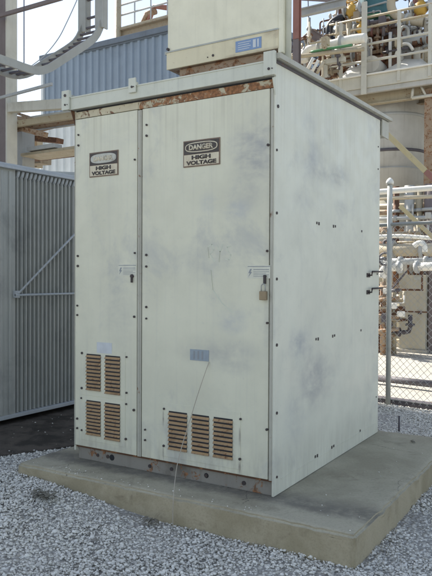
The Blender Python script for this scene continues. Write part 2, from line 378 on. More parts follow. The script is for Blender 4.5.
# gravel stones
def stones():
    n = 430000
    x = rng.uniform(-3.6, 5.2, n); y = rng.uniform(-2.2, 4.1, n)
    d = np.stack([x-CAM[0], y-CAM[1]], 1)
    dep = d@fw[:2]; lat = d@rt[:2]
    k = (dep > 2.6) & (np.abs(lat) < dep*.327+.45)
    k &= ~((x > -.235) & (x < 2.135) & (y > -.275) & (y < 1.995))
    bd = -.89+.5*y+.05*np.sin(y*9)+.09*rng.standard_normal(n); k &= (x > bd) | ((rng.random(n) < .05*np.exp(-(bd-x)*2.5)) & (x > -1.4)); k &= y < FY+.12-.13*(x-1.0)
    keep = np.where(dep < 4.7, 1., .8); k &= rng.random(n) < keep
    x, y = x[k], y[k]; n = len(x)
    s = rng.lognormal(math.log(.0066), .28, n).clip(.0035, .014)*np.where(rng.random(n) < .025, 1.6, 1)
    t = np.clip((x+.1)/1.3, 0, 1); h = -.085-.085*t*t*(3-2*t)
    und = .012*np.sin(x*3.1+y*2.3)*np.sin(y*2.9-x*1.1)+.006*np.sin(x*9+1)*np.sin(y*8)
    z = h+und+rng.uniform(-.004, .012, n)
    q = 80; px = np.where(rng.random(q) < .6, rng.uniform(-.2, 2.1, q), rng.uniform(1.6, 2.1, q)); py = np.where(px > 1.6, rng.uniform(-.26, 1.95, q), -.27+np.abs(rng.normal(0, .05, q)))
    edge = (px <= 1.6) | (rng.random(q) < .45)
    px, py = px[edge], py[edge]; q = len(px)
    x = np.concatenate([x, px]); y = np.concatenate([y, py]); s = np.concatenate([s, rng.uniform(.0025, .0055, q)]); z = np.concatenate([z, np.full(q, .003)]); n = len(x)
    t_ = bmesh.new(); bmesh.ops.create_icosphere(t_, subdivisions=1, radius=1)
    bv = np.array([v.co[:] for v in t_.verts]); bf = np.array([[v.index for v in f.verts] for f in t_.faces]); t_.free()
    nv, nf = len(bv), len(bf)
    P = bv[None]*rng.uniform(.55, 1.4, (n, nv, 1))
    P = P*np.stack([rng.uniform(.75, 1.4, n), rng.uniform(.7, 1.1, n), rng.uniform(.5, .85, n)], 1)[:, None]*s[:, None, None]
    A = rng.uniform(0, 2*PI, n); T = rng.uniform(-.6, .6, n)
    ca, sa, ct, st = np.cos(A), np.sin(A), np.cos(T), np.sin(T)
    X, Y, Z = P[..., 0], P[..., 1], P[..., 2]
    Y, Z = Y*ct[:, None]-Z*st[:, None], Y*st[:, None]+Z*ct[:, None]
    X, Y = X*ca[:, None]-Y*sa[:, None], X*sa[:, None]+Y*ca[:, None]
    V = np.stack([X+x[:, None], Y+y[:, None], Z+z[:, None]], -1).reshape(-1, 3)
    F = (bf[None]+np.arange(n)[:, None, None]*nv).reshape(-1)
    me = bpy.data.meshes.new('gravel'); me.vertices.add(n*nv); me.vertices.foreach_set('co', V.astype(np.float32).ravel())
    me.loops.add(n*nf*3); me.loops.foreach_set('vertex_index', F.astype(np.int32))
    me.polygons.add(n*nf); me.polygons.foreach_set('loop_start', np.arange(0, n*nf*3, 3, dtype=np.int32))
    me.update(calc_edges=True)
    at_ = me.attributes.new('tone', 'FLOAT', 'POINT')
    at_.data.foreach_set('value', np.repeat(np.clip(rng.normal(.74, .30, n), 0, 1), nv).astype(np.float32))
    me.materials.append(M['stone'])
    o = bpy.data.objects.new('gravel', me); C.objects.link(o)
    tag(o, 'loose pale crushed limestone gravel around the concrete pad', 'gravel', kind='stuff')
    print('stones', n)
stones()

# ------------------------------------------------------------------ concrete pad
def pad():
    root = thing('concrete_pad', 'low weathered concrete pad under the tall electrical cabinet', 'pad', (.95, .85, -.3))
    t = bmesh.new(); bmesh.ops.create_cube(t, size=1)
    x0, x1, y0, y1 = -.25, 2.145, -.29, 2.0
    bmesh.ops.scale(t, vec=(x1-x0, y1-y0, .3), verts=t.verts)
    bmesh.ops.translate(t, vec=((x0+x1)/2, (y0+y1)/2, -.15), verts=t.verts)
    bmesh.ops.bevel(t, geom=[e for e in t.edges], offset=.014, segments=3, affect='EDGES')
    bmesh.ops.subdivide_edges(t, edges=[e for e in t.edges if e.calc_length() > .2], cuts=70, use_grid_fill=True)
    for v in t.verts:
        q = v.co
        e = min(abs(q.x-x0), abs(q.x-x1), abs(q.y-y0), abs(q.y-y1))
        w = 1 if e < .03 else 0
        k = math.sin(q.x*23+q.y*17)*math.sin(q.x*7.1-q.y*9.3)+.6*math.sin(q.x*51+q.y*43+q.z*30)
        v.co += Vector((k*.004*w, k*.004*w, (-abs(k)*.0035 if (w and q.z > -.03) else k*.001)))
    me = bpy.data.meshes.new('slab'); t.to_mesh(me); t.free()
    me.materials.append(M['pad_top']); me.materials.append(M['pad_edge'])
    for f in me.polygons:
        f.use_smooth = True
        f.material_index = 0 if f.normal.z > .35 else 1
    me.transform(Matrix.Translation(-root.location))
    o = bpy.data.objects.new('slab', me); C.objects.link(o); o.parent = root
pad()

# ------------------------------------------------------------------ electrical cabinet
W, D = 1.55, 1.91
cab = thing('electrical_cabinet', 'tall pale grey steel switchgear cabinet with two louvered doors and danger signs', 'electrical cabinet', (W/2, D/2, 0))
mb = MB()
mb.box((.012, .022, .095), (W-.012, D-.004, 2.405)); mb.build('body', 'trim', cab)
mb = MB(); mb.poly([(W-.012, .004, .004), (W-.012, D, .004), (W-.012, D, 2.566), (W-.012, .004, 2.503)], (.012, 0, 0))                       # right side sheet
mb.box((W-.003, .10, .082), (W+.0025, D-.02, .088))
side = mb.build('side_panel', 'cab_side', cab)
mb = MB(); mb.poly([(W+.001, .003, 2.31), (W+.001, -.032, 2.40), (W+.001, .003, 2.412)], (-.008, 0, 0)); mb.build('gusset', 'fascia', side)
mb = MB(); mb.box((0, .004, .06), (.012, D, 2.41), .002); mb.build('side_panel', 'cab_side', cab)
mb = MB(); mb.box((.012, D-.004, .06), (W-.012, D+.006, 2.41)); mb.build('rear_panel', 'cab_side', cab)
mb = MB()
mb.box((W-.03, -.001, .095), (W-.0125, .0215, 2.35), .002); mb.box((.002, .0, .095), (.0115, .0215, 2.35), .002)
mb.each('door_frame', 'trim', cab)
mb = MB(); mb.box((.0125, .0165, .1), (.0150, .0212, 2.35)); mb.box((.5545, .0165, .1), (.5615, .0212, 2.35)); mb.box((.5925, .0165, .1), (.5995, .0212, 2.35)); mb.box((1.513, .0165, .1), (1.5195, .0212, 2.35)); mb.each('door_seal', 'hose', cab)
mb = MB(); mb.box((.562, -.006, .098), (.592, .0215, 2.345), .003); mb.box((.572, -.009, .1), (.582, -.0055, 2.34), .001)
mb.build('mullion', 'trim', cab)
# header strip, wavy rusty
mb = MB(); mb.box((.005, .002, 2.356), (.56, .022, 2.402), .002); mb.build('header', 'header_left', cab, 'stained cream strip over the narrow left door')
mb = MB(); mb.box((.5615, .0015, 2.354), (W-.013, .022, 2.402), .002); mb.build('header', 'header', cab, 'heavily rusted strip over the wide right door')
mb = MB(); mb.box((.005, .012, 2.403), (W-.014, .0215, 2.4135)); mb.build('shadow_gap', 'hose', cab)
# base channel
bs = MB(); bs.box((.02, .03, .001), (W-.014, D-.03, .094)); bs = bs.build('base_channel', 'base', cab)
mb = MB(); mb.box((.0, .014, .083), (W-.013, .03, .0945), .002); mb.build('base_flange', 'dark_rust', bs)
mb = MB()
for u, v in ((171.7, 469), (206.4, 475.5), (244, 483), (98, 455), (108, 456.5), (150, 466)):
    bolt(mb, at(u, v, 1, .03), (0, -1, 0), .013, .006)
mb.each('bolt', 'bolt', bs)
mb = MB()
for (u, v, r) in ((206.4, 475.5, .02), (112, 457.5, .022)): bolt(mb, at(u, v, 1, .03), (0, -1, 0), r, .0015)
mb.each('corroded_hole', 'hose', bs)
# doors with real louvre openings
def louver_bank(door, x0, x1, z0, z1, n):
    """pressed louvers: dark recess with slanted blades"""
    mb = MB(); mb.box((x0+.002, -.0078, z0+.002), (x1-.002, -.0062, z1-.001)); mb.build('louver_opening', 'hose', door)
    mb = MB(); h = (z1-z0)/n; lip = MB()
    for i in range(n):
        zt = z1-i*h
        mb.poly([(x0, -.0085, zt-h*.40), (x0, -.016, zt-h*.84), (x0, -.0135, zt-h*.88), (x0, -.0082, zt-h*.52)], (x1-x0, 0, 0))
        lip.box((x0-.001, -.0175, zt-h*.97), (x1+.001, -.0135, zt-h*.85), .0008)
    mb.build('louver_blades', 'louver', door); lip.build('louver_lips', 'louver_lip', door)
def door(x0, x1, label, banks, bolts, panel):
    dm = MB(); dm.box((x0, -.004, .100), (x1, .021, 2.350), .0035)
    dr = dm.build('door', 'cab_front', cab, label)
    mb = MB()
    for (a, b, c, d) in panel: mb.box((a, -.0065, c), (b, -.003, d), .0012)
    mb.each('louver_panel', 'cab_front', dr)
    for bk in banks: louver_bank(dr, *bk)
    mb = MB()
    for u, v in bolts: bolt(mb, at(u, v, 1, -.005), (0, -1, 0), .0078)
    mb.each('bolt', 'bolt', dr)
    return dr
def LV(x0, x1, z0, z1, n): return (x0, x1, z0, z1, n)
dl = door(.0155, .556, 'narrow left door with faded sign and four louver banks',
    [LV(.122, .252, .492, .742, 10), LV(.290, .421, .482, .742, 10), LV(.122, .252, .186, .424, 10), LV(.288, .421, .174, .424, 10)],
    [(78.6, 135), (78.6, 145.5), (135, 159.7), (135, 253), (78, 256), (78, 266), (77.5, 305.6), (77.5, 315), (134.4, 316.7), (134, 410), (77.4, 418.5), (77.4, 428),
     (82.3, 353), (126.7, 357), (82, 388), (126.7, 392.8), (81.6, 398), (126.4, 404), (82, 430), (126, 439)],
    [(.078, .462, .455, .772), (.078, .462, .145, .450)])
dr = door(.598, 1.5145, 'wide right door with danger sign, padlock and three louver banks',
    [LV(.815, .957, .180, .425, 9), LV(.992, 1.118, .180, .425, 9), LV(1.148, 1.284, .180, .425, 9)],
    [(146.8, 125), (146.8, 135.8), (146.5, 255), (146.5, 266.5), (146.5, 307), (146.5, 318.5), (145.3, 429.6), (145.3, 440), (268.3, 145), (267.4, 251), (267.4, 323), (267, 429.5),
     (164.3, 408.7), (240.7, 419), (164, 445.7), (240, 459)],
    [(.765, 1.335, .13, .47)])
# danger signs
def sign(x0, x1, z0, z1, faded, label, par):
    w = x1-x0; h = z1-z0; cx = (x0+x1)/2
    mb = MB(); mb.box((x0, -.009, z0), (x1, -.0035, z1), .001); s = mb.build('sign', 'sign_rust', par, label)
    mb = MB(); mb.box((x0+.007, -.0105, z0+.007), (x1-.007, -.0085, z0+h*.46)); mb.build('sign_field', 'sign_cream', s)
    mb = MB(); mb.box((x0+.007, -.0105, z0+h*.475), (x1-.007, -.0085, z1-.007)); mb.build('sign_header', 'sign_black', s)
    zc = z0+h*.725; zr = h*.19; xr = w*.44
    def oval(rx, rz, y0, y1, mat, nm):
        m = MB(); pts = []
        for k in range(40):
            a = 2*PI*k/40; c, q = math.cos(a), math.sin(a)
            pts.append((cx+rx*abs(c)**.7*(1 if c > 0 else -1), y0, zc+rz*abs(q)**.7*(1 if q > 0 else -1)))
        m.poly(pts, (0, y1-y0, 0)); m.build(nm, mat, s)
    oval(xr, zr, -.0108, -.0122, 'sign_cream' if not faded else 'sign_fade', 'oval_border')
    oval(xr-.006, zr-.006, -.0124, -.0132, 'sign_fade' if faded else 'sign_black', 'oval')
    mb = MB(); text_into(mb, 'DANGER', (cx, -.0133, zc), w*.66, h*.2, bold=.045)
    mb.build('lettering', 'sign_cream', s)
    mb = MB(); text_into(mb, 'HIGH', (cx, -.0106, z0+h*.345), w*.52, h*.155, bold=.05)
    text_into(mb, 'VOLTAGE', (cx, -.0106, z0+h*.145), w*.82, h*.155, bold=.05)
    mb.build('lettering', 'sign_black', s)
sign(.148, .40, 1.942, 2.108, True, 'faded sign reading DANGER HIGH VOLTAGE with bleached oval', dl)
sign(.921, 1.186, 1.945, 2.107, False, 'sign reading DANGER HIGH VOLTAGE with black oval', dr)
# small plates and stickers
mb = MB(); a, b = at(97, 342, 1, -.004), at(112, 354, 1, -.004); mb.box((a.x, -.0066, b.z), (b.x, -.003, a.z), .0005); mb.build('name_plate', 'plate_white', dl)
mb = MB(); mb.box((.975, -.0066, .756), (1.112, -.003, .824), .0005); pl = mb.build('name_plate', 'plate_blue', dr)
mb = MB()
for i in range(3): mb.box((1.0+i*.03, -.0072, .765), (1.012+i*.03, -.0060, .815))
mb.build('plate_marks', 'ink', pl)
def sticker(u0, v0, par):
    a = at(u0, v0, 1, -.004); x, z = a.x, a.z
    mb = MB(); mb.box((x, -.0052, z-.075), (x+.15, -.0035, z), .0003); s = mb.build('sticker', 'sticker', par)
    mb = MB(); mb.box((x+.002, -.006, z-.008), (x+.148, -.005, z-.004)); mb.box((x+.04, -.006, z-.026), (x+.142, -.005, z-.022))
    for k in range(4): mb.box((x+.04, -.006, z-.037-.009*k), (x+.142-.02*(k % 2), -.005, z-.0345-.009*k))
    mb.poly([(x+.018, -.005, z-.02), (x+.03, -.005, z-.02), (x+.021, -.005, z-.038), (x+.031, -.005, z-.038), (x+.008, -.005, z-.066), (x+.017, -.005, z-.045), (x+.007, -.005, z-.045)], (0, -.001, 0))
    mb.build('sticker_marks', 'ink', s)
sticker(118.5, 264.5, dl); sticker(247.5, 265.5, dr)
mb = MB(); SC = [[(209, 258), (208, 247), (212, 244), (214, 250), (210, 254), (215, 262)], [(217, 245), (220, 252), (223, 244)], [(220, 252), (219, 262)],
    [(231, 246), (227, 247), (228, 252), (231, 255), (229, 260), (225, 259)], [(211, 270), (213, 290), (222, 303), (232, 312)],]
for st in SC:
    pts = [at(u, v, 1, -.0041) for u, v in st]
    for a_, b_ in zip(pts, pts[1:]): mb.beam(a_, b_, .0008, .007, 0, (0, 0, 1))
mb.build('rubbed_marks', 'rubbed', dr)
# key hole handle on left door
mb = MB(); a = at(132.5, 278, 1, -.004); mb.tube([a+Vector((0, .001, .012)), a+Vector((0, -.012, .012))], .012, 14); mb.box(a+Vector((-.006, -.014, -.03)), a+Vector((.006, -.004, .008)), .002)
mb.build('latch', 'bolt', dl)
mb = MB(); mb.box((1.488, -.022, 1.232), (1.500, -.004, 1.282), .002); mb.tube([(1.494, -.004, 1.275), (1.494, -.02, 1.275)], .008, 10); mb.build('hasp', 'bolt', dr)
# padlock
pk = thing('padlock', 'small tarnished brass padlock hanging from the hasp of the wide door', 'padlock', (1.49, -.02, 1.138))
mb = MB(); mb.box((1.468, -.034, 1.138), (1.512, -.012, 1.19), .004); mb.build('lock_body', 'brass', pk)
mb = MB(); pts = [(1.477, -.023, 1.186)]+[(1.490-.013*math.cos(a), -.023, 1.215+.016*math.sin(a)) for a in [PI*i/8 for i in range(9)]]+[(1.503, -.023, 1.186)]
mb.tube(pts, .0035, 8); mb.build('shackle', 'steel', pk)
# side frame dots, small marks and latches
mb = MB()
for v in (150, 213, 279, 345, 413, 477): bolt(mb, at(276.6, v, 0, W), (1, 0, 0), .0085, .005)
bolt(mb, (W, .03, 2.25), (1, 0, 0), .009, .005)
for y in (1.86,):
    for z in (2.33, 2.15, 1.3, .3): bolt(mb, (W, y, z), (1, 0, 0), .007, .004)
for z in (1.628, .872, .103):
    for y, n in ((.60, 1), (.635, 2), (.89, 2), (.925, 1), (1.47, 1)):
        if rng.random() < .92: mb.box((W-.001, y, z-.008-.004*n), (W+.0025, y+.018, z+.004))
mb.each('bolt', 'bolt', side)
for z in (1.318, 1.185):
    mb = MB(); mb.tube([(W-.002, 1.64, z-.03), (W+.03, 1.64, z-.028), (W+.032, 1.645, z), (W+.032, 1.9, z+.002)], .007, 8); mb.tube([(W+.032, 1.89, z), (W-.002, 1.892, z)], .006, 8)
    mb.box((W, 1.60, z-.045), (W+.004, 1.68, z-.012), .001)
    mb.build('handle', 'bolt', side)
# roof: gently rising sheet with rail, brackets and drip edge
mb = MB(); rx0, rx1 = -.03, W+.022; RX = W-.014
mb.poly([(rx0, -.026, 2.414), (rx0, 2.10, 2.445), (rx0, 2.10, 2.60), (rx0, .0, 2.50), (rx0, -.026, 2.496)], (RX-rx0, 0, 0))
mb.poly([(RX+.001, -.03, 2.508), (RX+.001, 2.11, 2.577), (RX+.001, 2.11, 2.603), (RX+.001, -.03, 2.533)], (rx1-.004-RX, 0, 0))
rf = mb.build('roof', 'roof', cab)
mb = MB(); mb.poly([(rx1-.0025, -.026, 2.506), (rx1-.0025, 2.12, 2.580), (rx1-.0025, 2.12, 2.605), (rx1-.0025, -.026, 2.536)], (.02, 0, 0))
mb.poly([(rx0-.02, -.03, 2.505), (rx0-.02, 2.12, 2.575), (rx0-.02, 2.12, 2.605), (rx0-.02, -.03, 2.53)], (.019, 0, 0))
mb.each('drip_edge', 'trim', rf)
mb = MB(); mb.poly([(W+.0005, .0, 2.489), (W+.0005, 2.1, 2.560), (W+.0005, 2.1, 2.576), (W+.0005, .0, 2.505)], (.006, 0, 0)); mb.build('drip_shadow', 'dark_steel', rf)  # dark strip that paints the shadow line below the drip edge
mb = MB(); mb.poly([(W+.001, D+.012, 2.43), (W+.001, 2.10, 2.43), (W+.001, 2.10, 2.57), (W+.001, D+.012, 2.565)], (.012, 0, 0)); mb.build('rear_return', 'trim', rf)
mb = MB(); mb.box((.0, -.036, 2.414), (1.497, -.027, 2.498), .002); mb.box((.0, -.040, 2.491), (1.497, -.0365, 2.500), .001); mb.build('front_rail', 'fascia', rf)
for x0, x1, z0, z1 in ((-.07, -.001, 2.414, 2.548), (.52, .578, 2.452, 2.545), (1.497, 1.568, 2.410, 2.546)):
    mb = MB(); mb.box((x0, -.052, z0), (x1, -.041 if x0 > 0 and x0 < 1 else -.027, z1), .003)
    if x0 < 1.0: mb.box((x1-.004, -.05, z1-.05), (x1+.006, -.03, z1-.03)); 
    bk = mb.build('bracket', 'fascia', rf)
    mb = MB(); bolt(mb, ((x0+x1)/2+.0, -.053, z0+.035), (0, -1, 0), .007, .004); bolt(mb, (x1-.015, -.053, z0+.035), (0, -1, 0), .004, .003)
    if x0 < 0: bolt(mb, ((x0+x1)/2, -.053, z1-.035), (0, -1, 0), .01, .004)
    mb.each('bolt', 'bolt', bk)
mb = MB(); mb.poly([(.0, -.03, 2.412), (.012, .004, 2.30), (.0, .004, 2.412)], (-.006, 0, 0)); mb.build('gusset', 'dark_rust', rf)

# ------------------------------------------------------------------ junction box on the roof
bx = thing('rooftop_enclosure', 'cream metal bus enclosure with blue label on top of the cabinet roof', 'enclosure', (1.08, .23, 2.52))
BY = .15
mb = MB(); mb.box((.683, BY+.004, 2.742), (1.488, .31, 3.9), .003); mb.build('body', 'box', bx)
mb = MB(); mb.box((.68, BY-.006, 2.627), (1.492, BY+.006, 2.738), .003); sk = mb.build('bottom_flange', 'box_edge', bx)
mb = MB(); mb.box((.678, BY-.010, 2.735), (1.494, BY+.004, 2.745), .001); mb.build('seam', 'roof', sk)
mb = MB(); mb.box((.684, BY+.008, 2.629), (1.486, .306, 2.739)); mb.build('lower_body', 'rusty_steel', bx)
mb = MB(); mb.box((.76, BY+.03, 2.505), (1.42, .29, 2.627), .003); mb.build('base_frame', 'rusty_steel', bx)
mb = MB(); mb.box((1.203, BY-.0085, 2.648), (1.382, BY-.005, 2.716), .0005); bl = mb.build('blue_label', 'blue', sk)
mb = MB()
for i in range(4): mb.box((1.222, BY-.0095, 2.660+i*.013), (1.30+.01*(i % 2), BY-.008, 2.664+i*.013))
mb.box((1.325, BY-.0095, 2.658), (1.345, BY-.008, 2.706)); mb.box((1.355, BY-.0095, 2.658), (1.365, BY-.008, 2.706))
mb.build('label_marks', 'plate_white', bl)
mb = MB(); bolt(mb, (.69, BY, 2.76), (0, -1, 0), .009, .01); bolt(mb, (1.04, BY-.004, 2.66), (0, -1, 0), .008, .006); bolt(mb, (1.0, BY-.004, 2.655), (0, -1, 0), .004, .006); mb.each('bolt', 'bolt', sk)
mb = MB(); mb.box((.664, BY-.004, 2.728), (.684, BY+.03, 2.748), .002); mb.build('lug', 'roof', sk)
# rounded corner post and round conduit beside it
mb = MB(); mb.box((1.489, BY-.001, 2.60), (1.520, .24, 3.9), .006); mb.build('corner_post', 'box', bx)
mb = MB(); mb.tube([(1.531, .20, 2.56), (1.531, .20, 3.95)], .02, 18); mb.build('conduit', 'fascia', bx)

# ------------------------------------------------------------------ hanging wire
mb = MB(); P = [at(u, v, 1, y) for u, v, y in ((209, 362, -.009), (204, 376, -.03), (197, 397, -.05), (190, 420, -.08), (182, 446, -.13), (177, 466, -.19), (174.5, 485, -.26), (173.3, 500, -.305), (172.8, 515, -.31), (173, 527, -.32))]
def smooth_pts(P, k=4):
    P = [Vector(p) for p in P]; out = []
    for i in range(len(P)-1):
        p0, p1, p2, p3 = P[max(i-1, 0)], P[i], P[i+1], P[min(i+2, len(P)-1)]
        for j in range(k):
            t = j/k; out.append(.5*((2*p1)+(p2-p0)*t+(2*p0-5*p1+4*p2-p3)*t*t+(3*p1-p0-3*p2+p3)*t**3))
    return out+[P[-1]]
mb.tube(smooth_pts(P), .0024, 6)
mb.build('dangling_wire', 'wire', label='thin pale wire trailing from the right door down onto the gravel', cat='wire')

# ------------------------------------------------------------------ debris
def leaves(name, c, n, r, label, cat):
    mb = MB()
    for _ in range(n):
        a = random.uniform(0, 2*PI); d = r*random.random()**.7; p = Vector(c)+Vector((math.cos(a)*d, math.sin(a)*d*.7, random.uniform(.01, .035)))
        q = random.uniform(.012, .03); th = random.uniform(0, 2*PI); e = Vector((math.cos(th), math.sin(th), random.uniform(-.4, .6)))*q; f = Vector((-math.sin(th), math.cos(th), random.uniform(-.4, .6)))*q*.5
        pts = [p-e, p-e*.2+f, p+e, p-e*.1-f]
        vs = [mb.bm.verts.new(x) for x in pts]; vs.append(mb.bm.verts.new(p+Vector((0, 0, q*.25))))
        for k in range(4): mb.bm.faces.new((vs[k], vs[(k+1) % 4], vs[4]))
    return mb.build(name, 'leaf', label=label, cat=cat)
p = at(44, 498, 2, -.08); leaves('leaf_clump', p, 60, .09, 'dark clump of dead leaves on the gravel at lower left', 'leaves')
p = at(150, 524, 2, -.15); leaves('leaf_litter', p, 14, .05, 'few scattered dark leaves on gravel beside the trailing wire', 'leaves')
p = at(414, 443, 2, .0); leaves('dead_leaf', (p.x, p.y, -.008), 3, .02, 'single dark dead leaf lying on the rear of the concrete pad', 'leaf')

# ------------------------------------------------------------------ transformer at left
TX = -1.49
tr = thing('transformer', 'large blue grey transformer tank with ribbed side wall and bracing rods', 'transformer', (-2.4, .9, -.1))
y0, ye = -.9, 2.35; yc = at(18, 170, 0, TX).y
mb = MB(); mb.box((-3.6, y0, .03), (TX-.07, ye, 2.25)); mb.build('tank', 'transf', tr)
mb = MB(); mb.box((TX-.068, y0, .0), (TX, yc-.03, 2.24), .006)
for yy in (-.6, -.25, .1, .4, .62, .72): mb.box((TX, yy, .02), (TX+.012, yy+.03, 2.22), .003)
mb.build('flat_panel', 'transf', tr)
mb = MB(); mb.corr((TX-.06, yc-.03), (TX-.06, ye), .01, 2.235, .052, .05, (1, 0), (0, .5, .6, .86)); cw = mb.build('ribbed_wall', 'transf', tr)
mb = MB()
n = round((ye-yc+.03)/.052); pt = (ye-yc+.03)/n
for i in range(n):   # rounded rib heads under the rim
    yy = yc-.03+pt*(i+.73); mb.tube([(TX-.05, yy, 2.17), (TX-.012, yy, 2.19), (TX+.004, yy, 2.235)], .014, 8)
mb.build('rib_heads', 'transf_light', cw)
mb = MB(); mb.box((TX-.06, y0-.05, 2.237), (TX+.045, ye+.05, 2.262), .004); mb.box((TX-.05, y0-.05, 2.264), (TX+.03, ye+.05, 2.285), .004)
mb.box((TX-.05, y0, -.025), (TX+.02, ye, .008), .004)
mb.each('rim', 'transf_light', tr)
mb = MB(); mb.box((-3.6, y0, 2.252), (TX-.065, ye, 2.275)); 
mb.poly([(-2.9, 1.75, 2.277), (-1.62, 1.75, 2.277), (-1.62, 1.75, 2.36), (-2.9, 1.75, 2.50)], (0, .9, 0))
mb.build('cover', 'transf', tr)
A, B = at(18, 294, 0, TX+.03), at(73, 236, 0, TX+.03); dd = B-A
mb = MB(); mb.tube([A, A+dd*1.7], .011, 8); mb.build('bracing_rod', 'transf_light', tr)
E1 = A+Vector((0, (dd*1.7).y, -.01)); mb = MB(); mb.tube([A+Vector((0, -.03, -.01)), E1], .011, 8); mb.build('bracing_rod', 'transf_light', tr)
mb = MB(); mb.box((TX-.03, A.y-.03, A.z-.035), (TX+.035, A.y+.02, A.z+.03), .004); mb.build('rod_bracket', 'transf_light', tr)
for yy in (-.3, 1.9):
    mb = MB(); mb.box((-3.5, yy, -.12), (TX-.06, yy+.2, .028), .01); mb.build('skid', 'dark_steel', tr)

# ------------------------------------------------------------------ blue building
x0, yb = -14.86, 14.; x1 = -6.2
bb = thing('clad_building', 'blue corrugated metal building with pale lower cladding behind the cabinet', 'building', ((x0+x1)/2, 17, -.2))
zt = 9.15
mb = MB(); mb.corr((x0, yb), (x1, yb), 6.8, zt, .30, .05, (0, -1), (0, .5, .6, .9)); mb.build('upper_cladding', 'bldg', bb)
mb = MB(); mb.corr((x0, yb-.02), (x1, yb-.02), -.2, 6.8, .36, .07, (0, -1), (0, .5, .6, .9)); mb.build('lower_cladding', 'bldg_pale', bb)
mb = MB(); mb.box((x0+.02, yb+.03, -.2), (x1-.02, yb+7, zt-.02)); mb.build('wall', 'bldg', bb)
mb = MB(); mb.box((x0-.1, yb-.14, zt-.02), (x1+.1, yb+.1, zt+.16), .01); gt = mb.build('gutter', 'bldg_dark', bb)
mb = MB(); mb.box((x0-.05, yb-.075, zt-.07), (x1+.05, yb-.055, zt-.022)); mb.build('fascia_board', 'bldg_dark', gt)
mb = MB(); mb.box((x0-.06, yb-.09, -.2), (x0+.05, yb+.02, zt-.24), .01); mb.build('corner_trim', 'bldg_pale', bb)
mb = MB(); mb.poly([(x0-.05, yb+.1, zt+.02), (x0-.05, yb+7.2, zt+.02), (x0-.05, yb+3.6, zt+.3)], (x1-x0+.1, 0, 0)); mb.build('roof', 'bldg_dark', bb)
# elevated walkway behind it
YW = 22.5
wk = thing('pipe_bridge', 'rusty steel pipe bridge with handrail rising behind the blue building', 'pipe bridge', at(150, 250, 1, YW))
a, b = at(119, 39, 1, YW), at(240, 8, 1, YW)
mb = MB(); mb.ibeam(a, b, .5, .75, .06); mb.beam(a+Vector((0, .6, -.3)), b+Vector((0, .6, -.3)), .8, .12); mb.build('girder', 'soffit', wk)
mb = MB(); mb.beam(a+Vector((0, -.1, .42)), b+Vector((0, -.1, .42)), .2, .1); mb.build('top_flange', 'tan_steel', wk)
mb = MB()
for i in range(8):
    t = i/7; q = a.lerp(b, t)+Vector((0, 0, .4)); mb.tube([q, q+Vector((0, 0, 1.25))], .035, 6)
for h in (.75, 1.25): mb.tube([a+Vector((0, 0, .4+h)), b+Vector((0, 0, .4+h))], .045, 6)
mb.build('handrail', 'grey_pipe', wk)
q = at(118, 47, 1, YW-.2)
mb = MB(); mb.tube([(q.x, q.y, -.2), (q.x, q.y, 17.5)], .16, 16); mb.build('post', 'tan_steel', wk)
mb = MB()
for x in (b.x, ): mb.tube([(x, YW, -.2), (x, YW, b.z)], .14, 12)
mb.build('post', 'tan_steel', wk)
mb = MB(); k = a.lerp(b, .18)+Vector((0, .3, .5)); mb.tube([k, k+Vector((.3, 0, .5)), k+Vector((.8, 0, .55))], .16, 10); mb.build('elbow_pipe', 'rusty_steel', wk)
mb = MB(); k = a.lerp(b, .22)+Vector((0, .3, .45)); mb.tube([k, k+Vector((.45, 0, .85)), k+Vector((1.6, 0, .5))], .13, 10); mb.build('hot_pipe', 'red', wk)

# ------------------------------------------------------------------ cable tray
ct = thing('cable_tray', 'galvanised ladder cable tray bending up in front of the blue building', 'cable tray', (-3.4, 4, 3.9))
w = .33
path = [(2.0, 3.93), (3.05, 3.95)]
c = []
for v in ((-.0, 0),): pass
pa = at(58, 81, 0, -3.42); pb = at(92, 46, 0, -3.42); pc = at(94, 27, 0, -3.42)
side_pts = [(-2.5, 3.94), (2.2, 3.94), (pa.y-.12, 3.94), (pa.y+.05, 3.99), (pa.y+.18, 4.09)]
print('tray', pa, pb, pc)
V0 = at(93, 24, 0, -3.45); yv, zv = V0.y, V0.z
side_pts = [(-2.5, 3.93), (yv-1.45, 3.93), (yv-1.33, 3.935), (yv-1.22, 3.955), (yv-1.12, 3.995), (yv-1.02, 4.05), (yv-.35, 4.55), (yv-.25, 4.63), (yv-.16, 4.71), (yv-.09, 4.80), (yv-.04, 4.89), (yv, zv)]
for sx in (-3.65, -3.28):
    mb = MB()
    for dx_ in (0,):
        up_ = []
        for i_, (y_, z_) in enumerate(side_pts):
            p_, n_ = side_pts[max(0, i_-1)], side_pts[min(len(side_pts)-1, i_+1)]; d_ = Vector((0, n_[0]-p_[0], n_[1]-p_[1])).normalized(); nn_ = Vector((0, -d_.z, d_.y))*.052
            up_.append([mb.bm.verts.new(Vector((sx+o_, y_, z_))+nn_*g_) for o_, g_ in ((-.015, -1), (.015, -1), (.015, 1), (-.015, 1))])
        for A_, B_ in zip(up_, up_[1:]):
            for k_ in range(4): mb.bm.faces.new((A_[k_], A_[(k_+1) % 4], B_[(k_+1) % 4], B_[k_]))
        mb.bm.faces.new(up_[0]); mb.bm.faces.new(up_[-1])
    mb.build('side_rail', 'steel', ct)
for sx in (-3.63, -3.30):   # straight vertical trough section
    mb = MB(); mb.box((sx-.07, yv-.05, zv-.1), (sx-.035 if sx < -3.4 else sx-.035, yv+.07, 8.5), .002); mb.box((sx-.034, yv-.05, zv-.1), (sx+.075, yv-.02, 8.5), .002); mb.box((sx+.05, yv-.019, zv-.1), (sx+.075, yv+.07, 8.5))
    mb.build('side_rail', 'steel', ct)
mb = MB()
acc = []
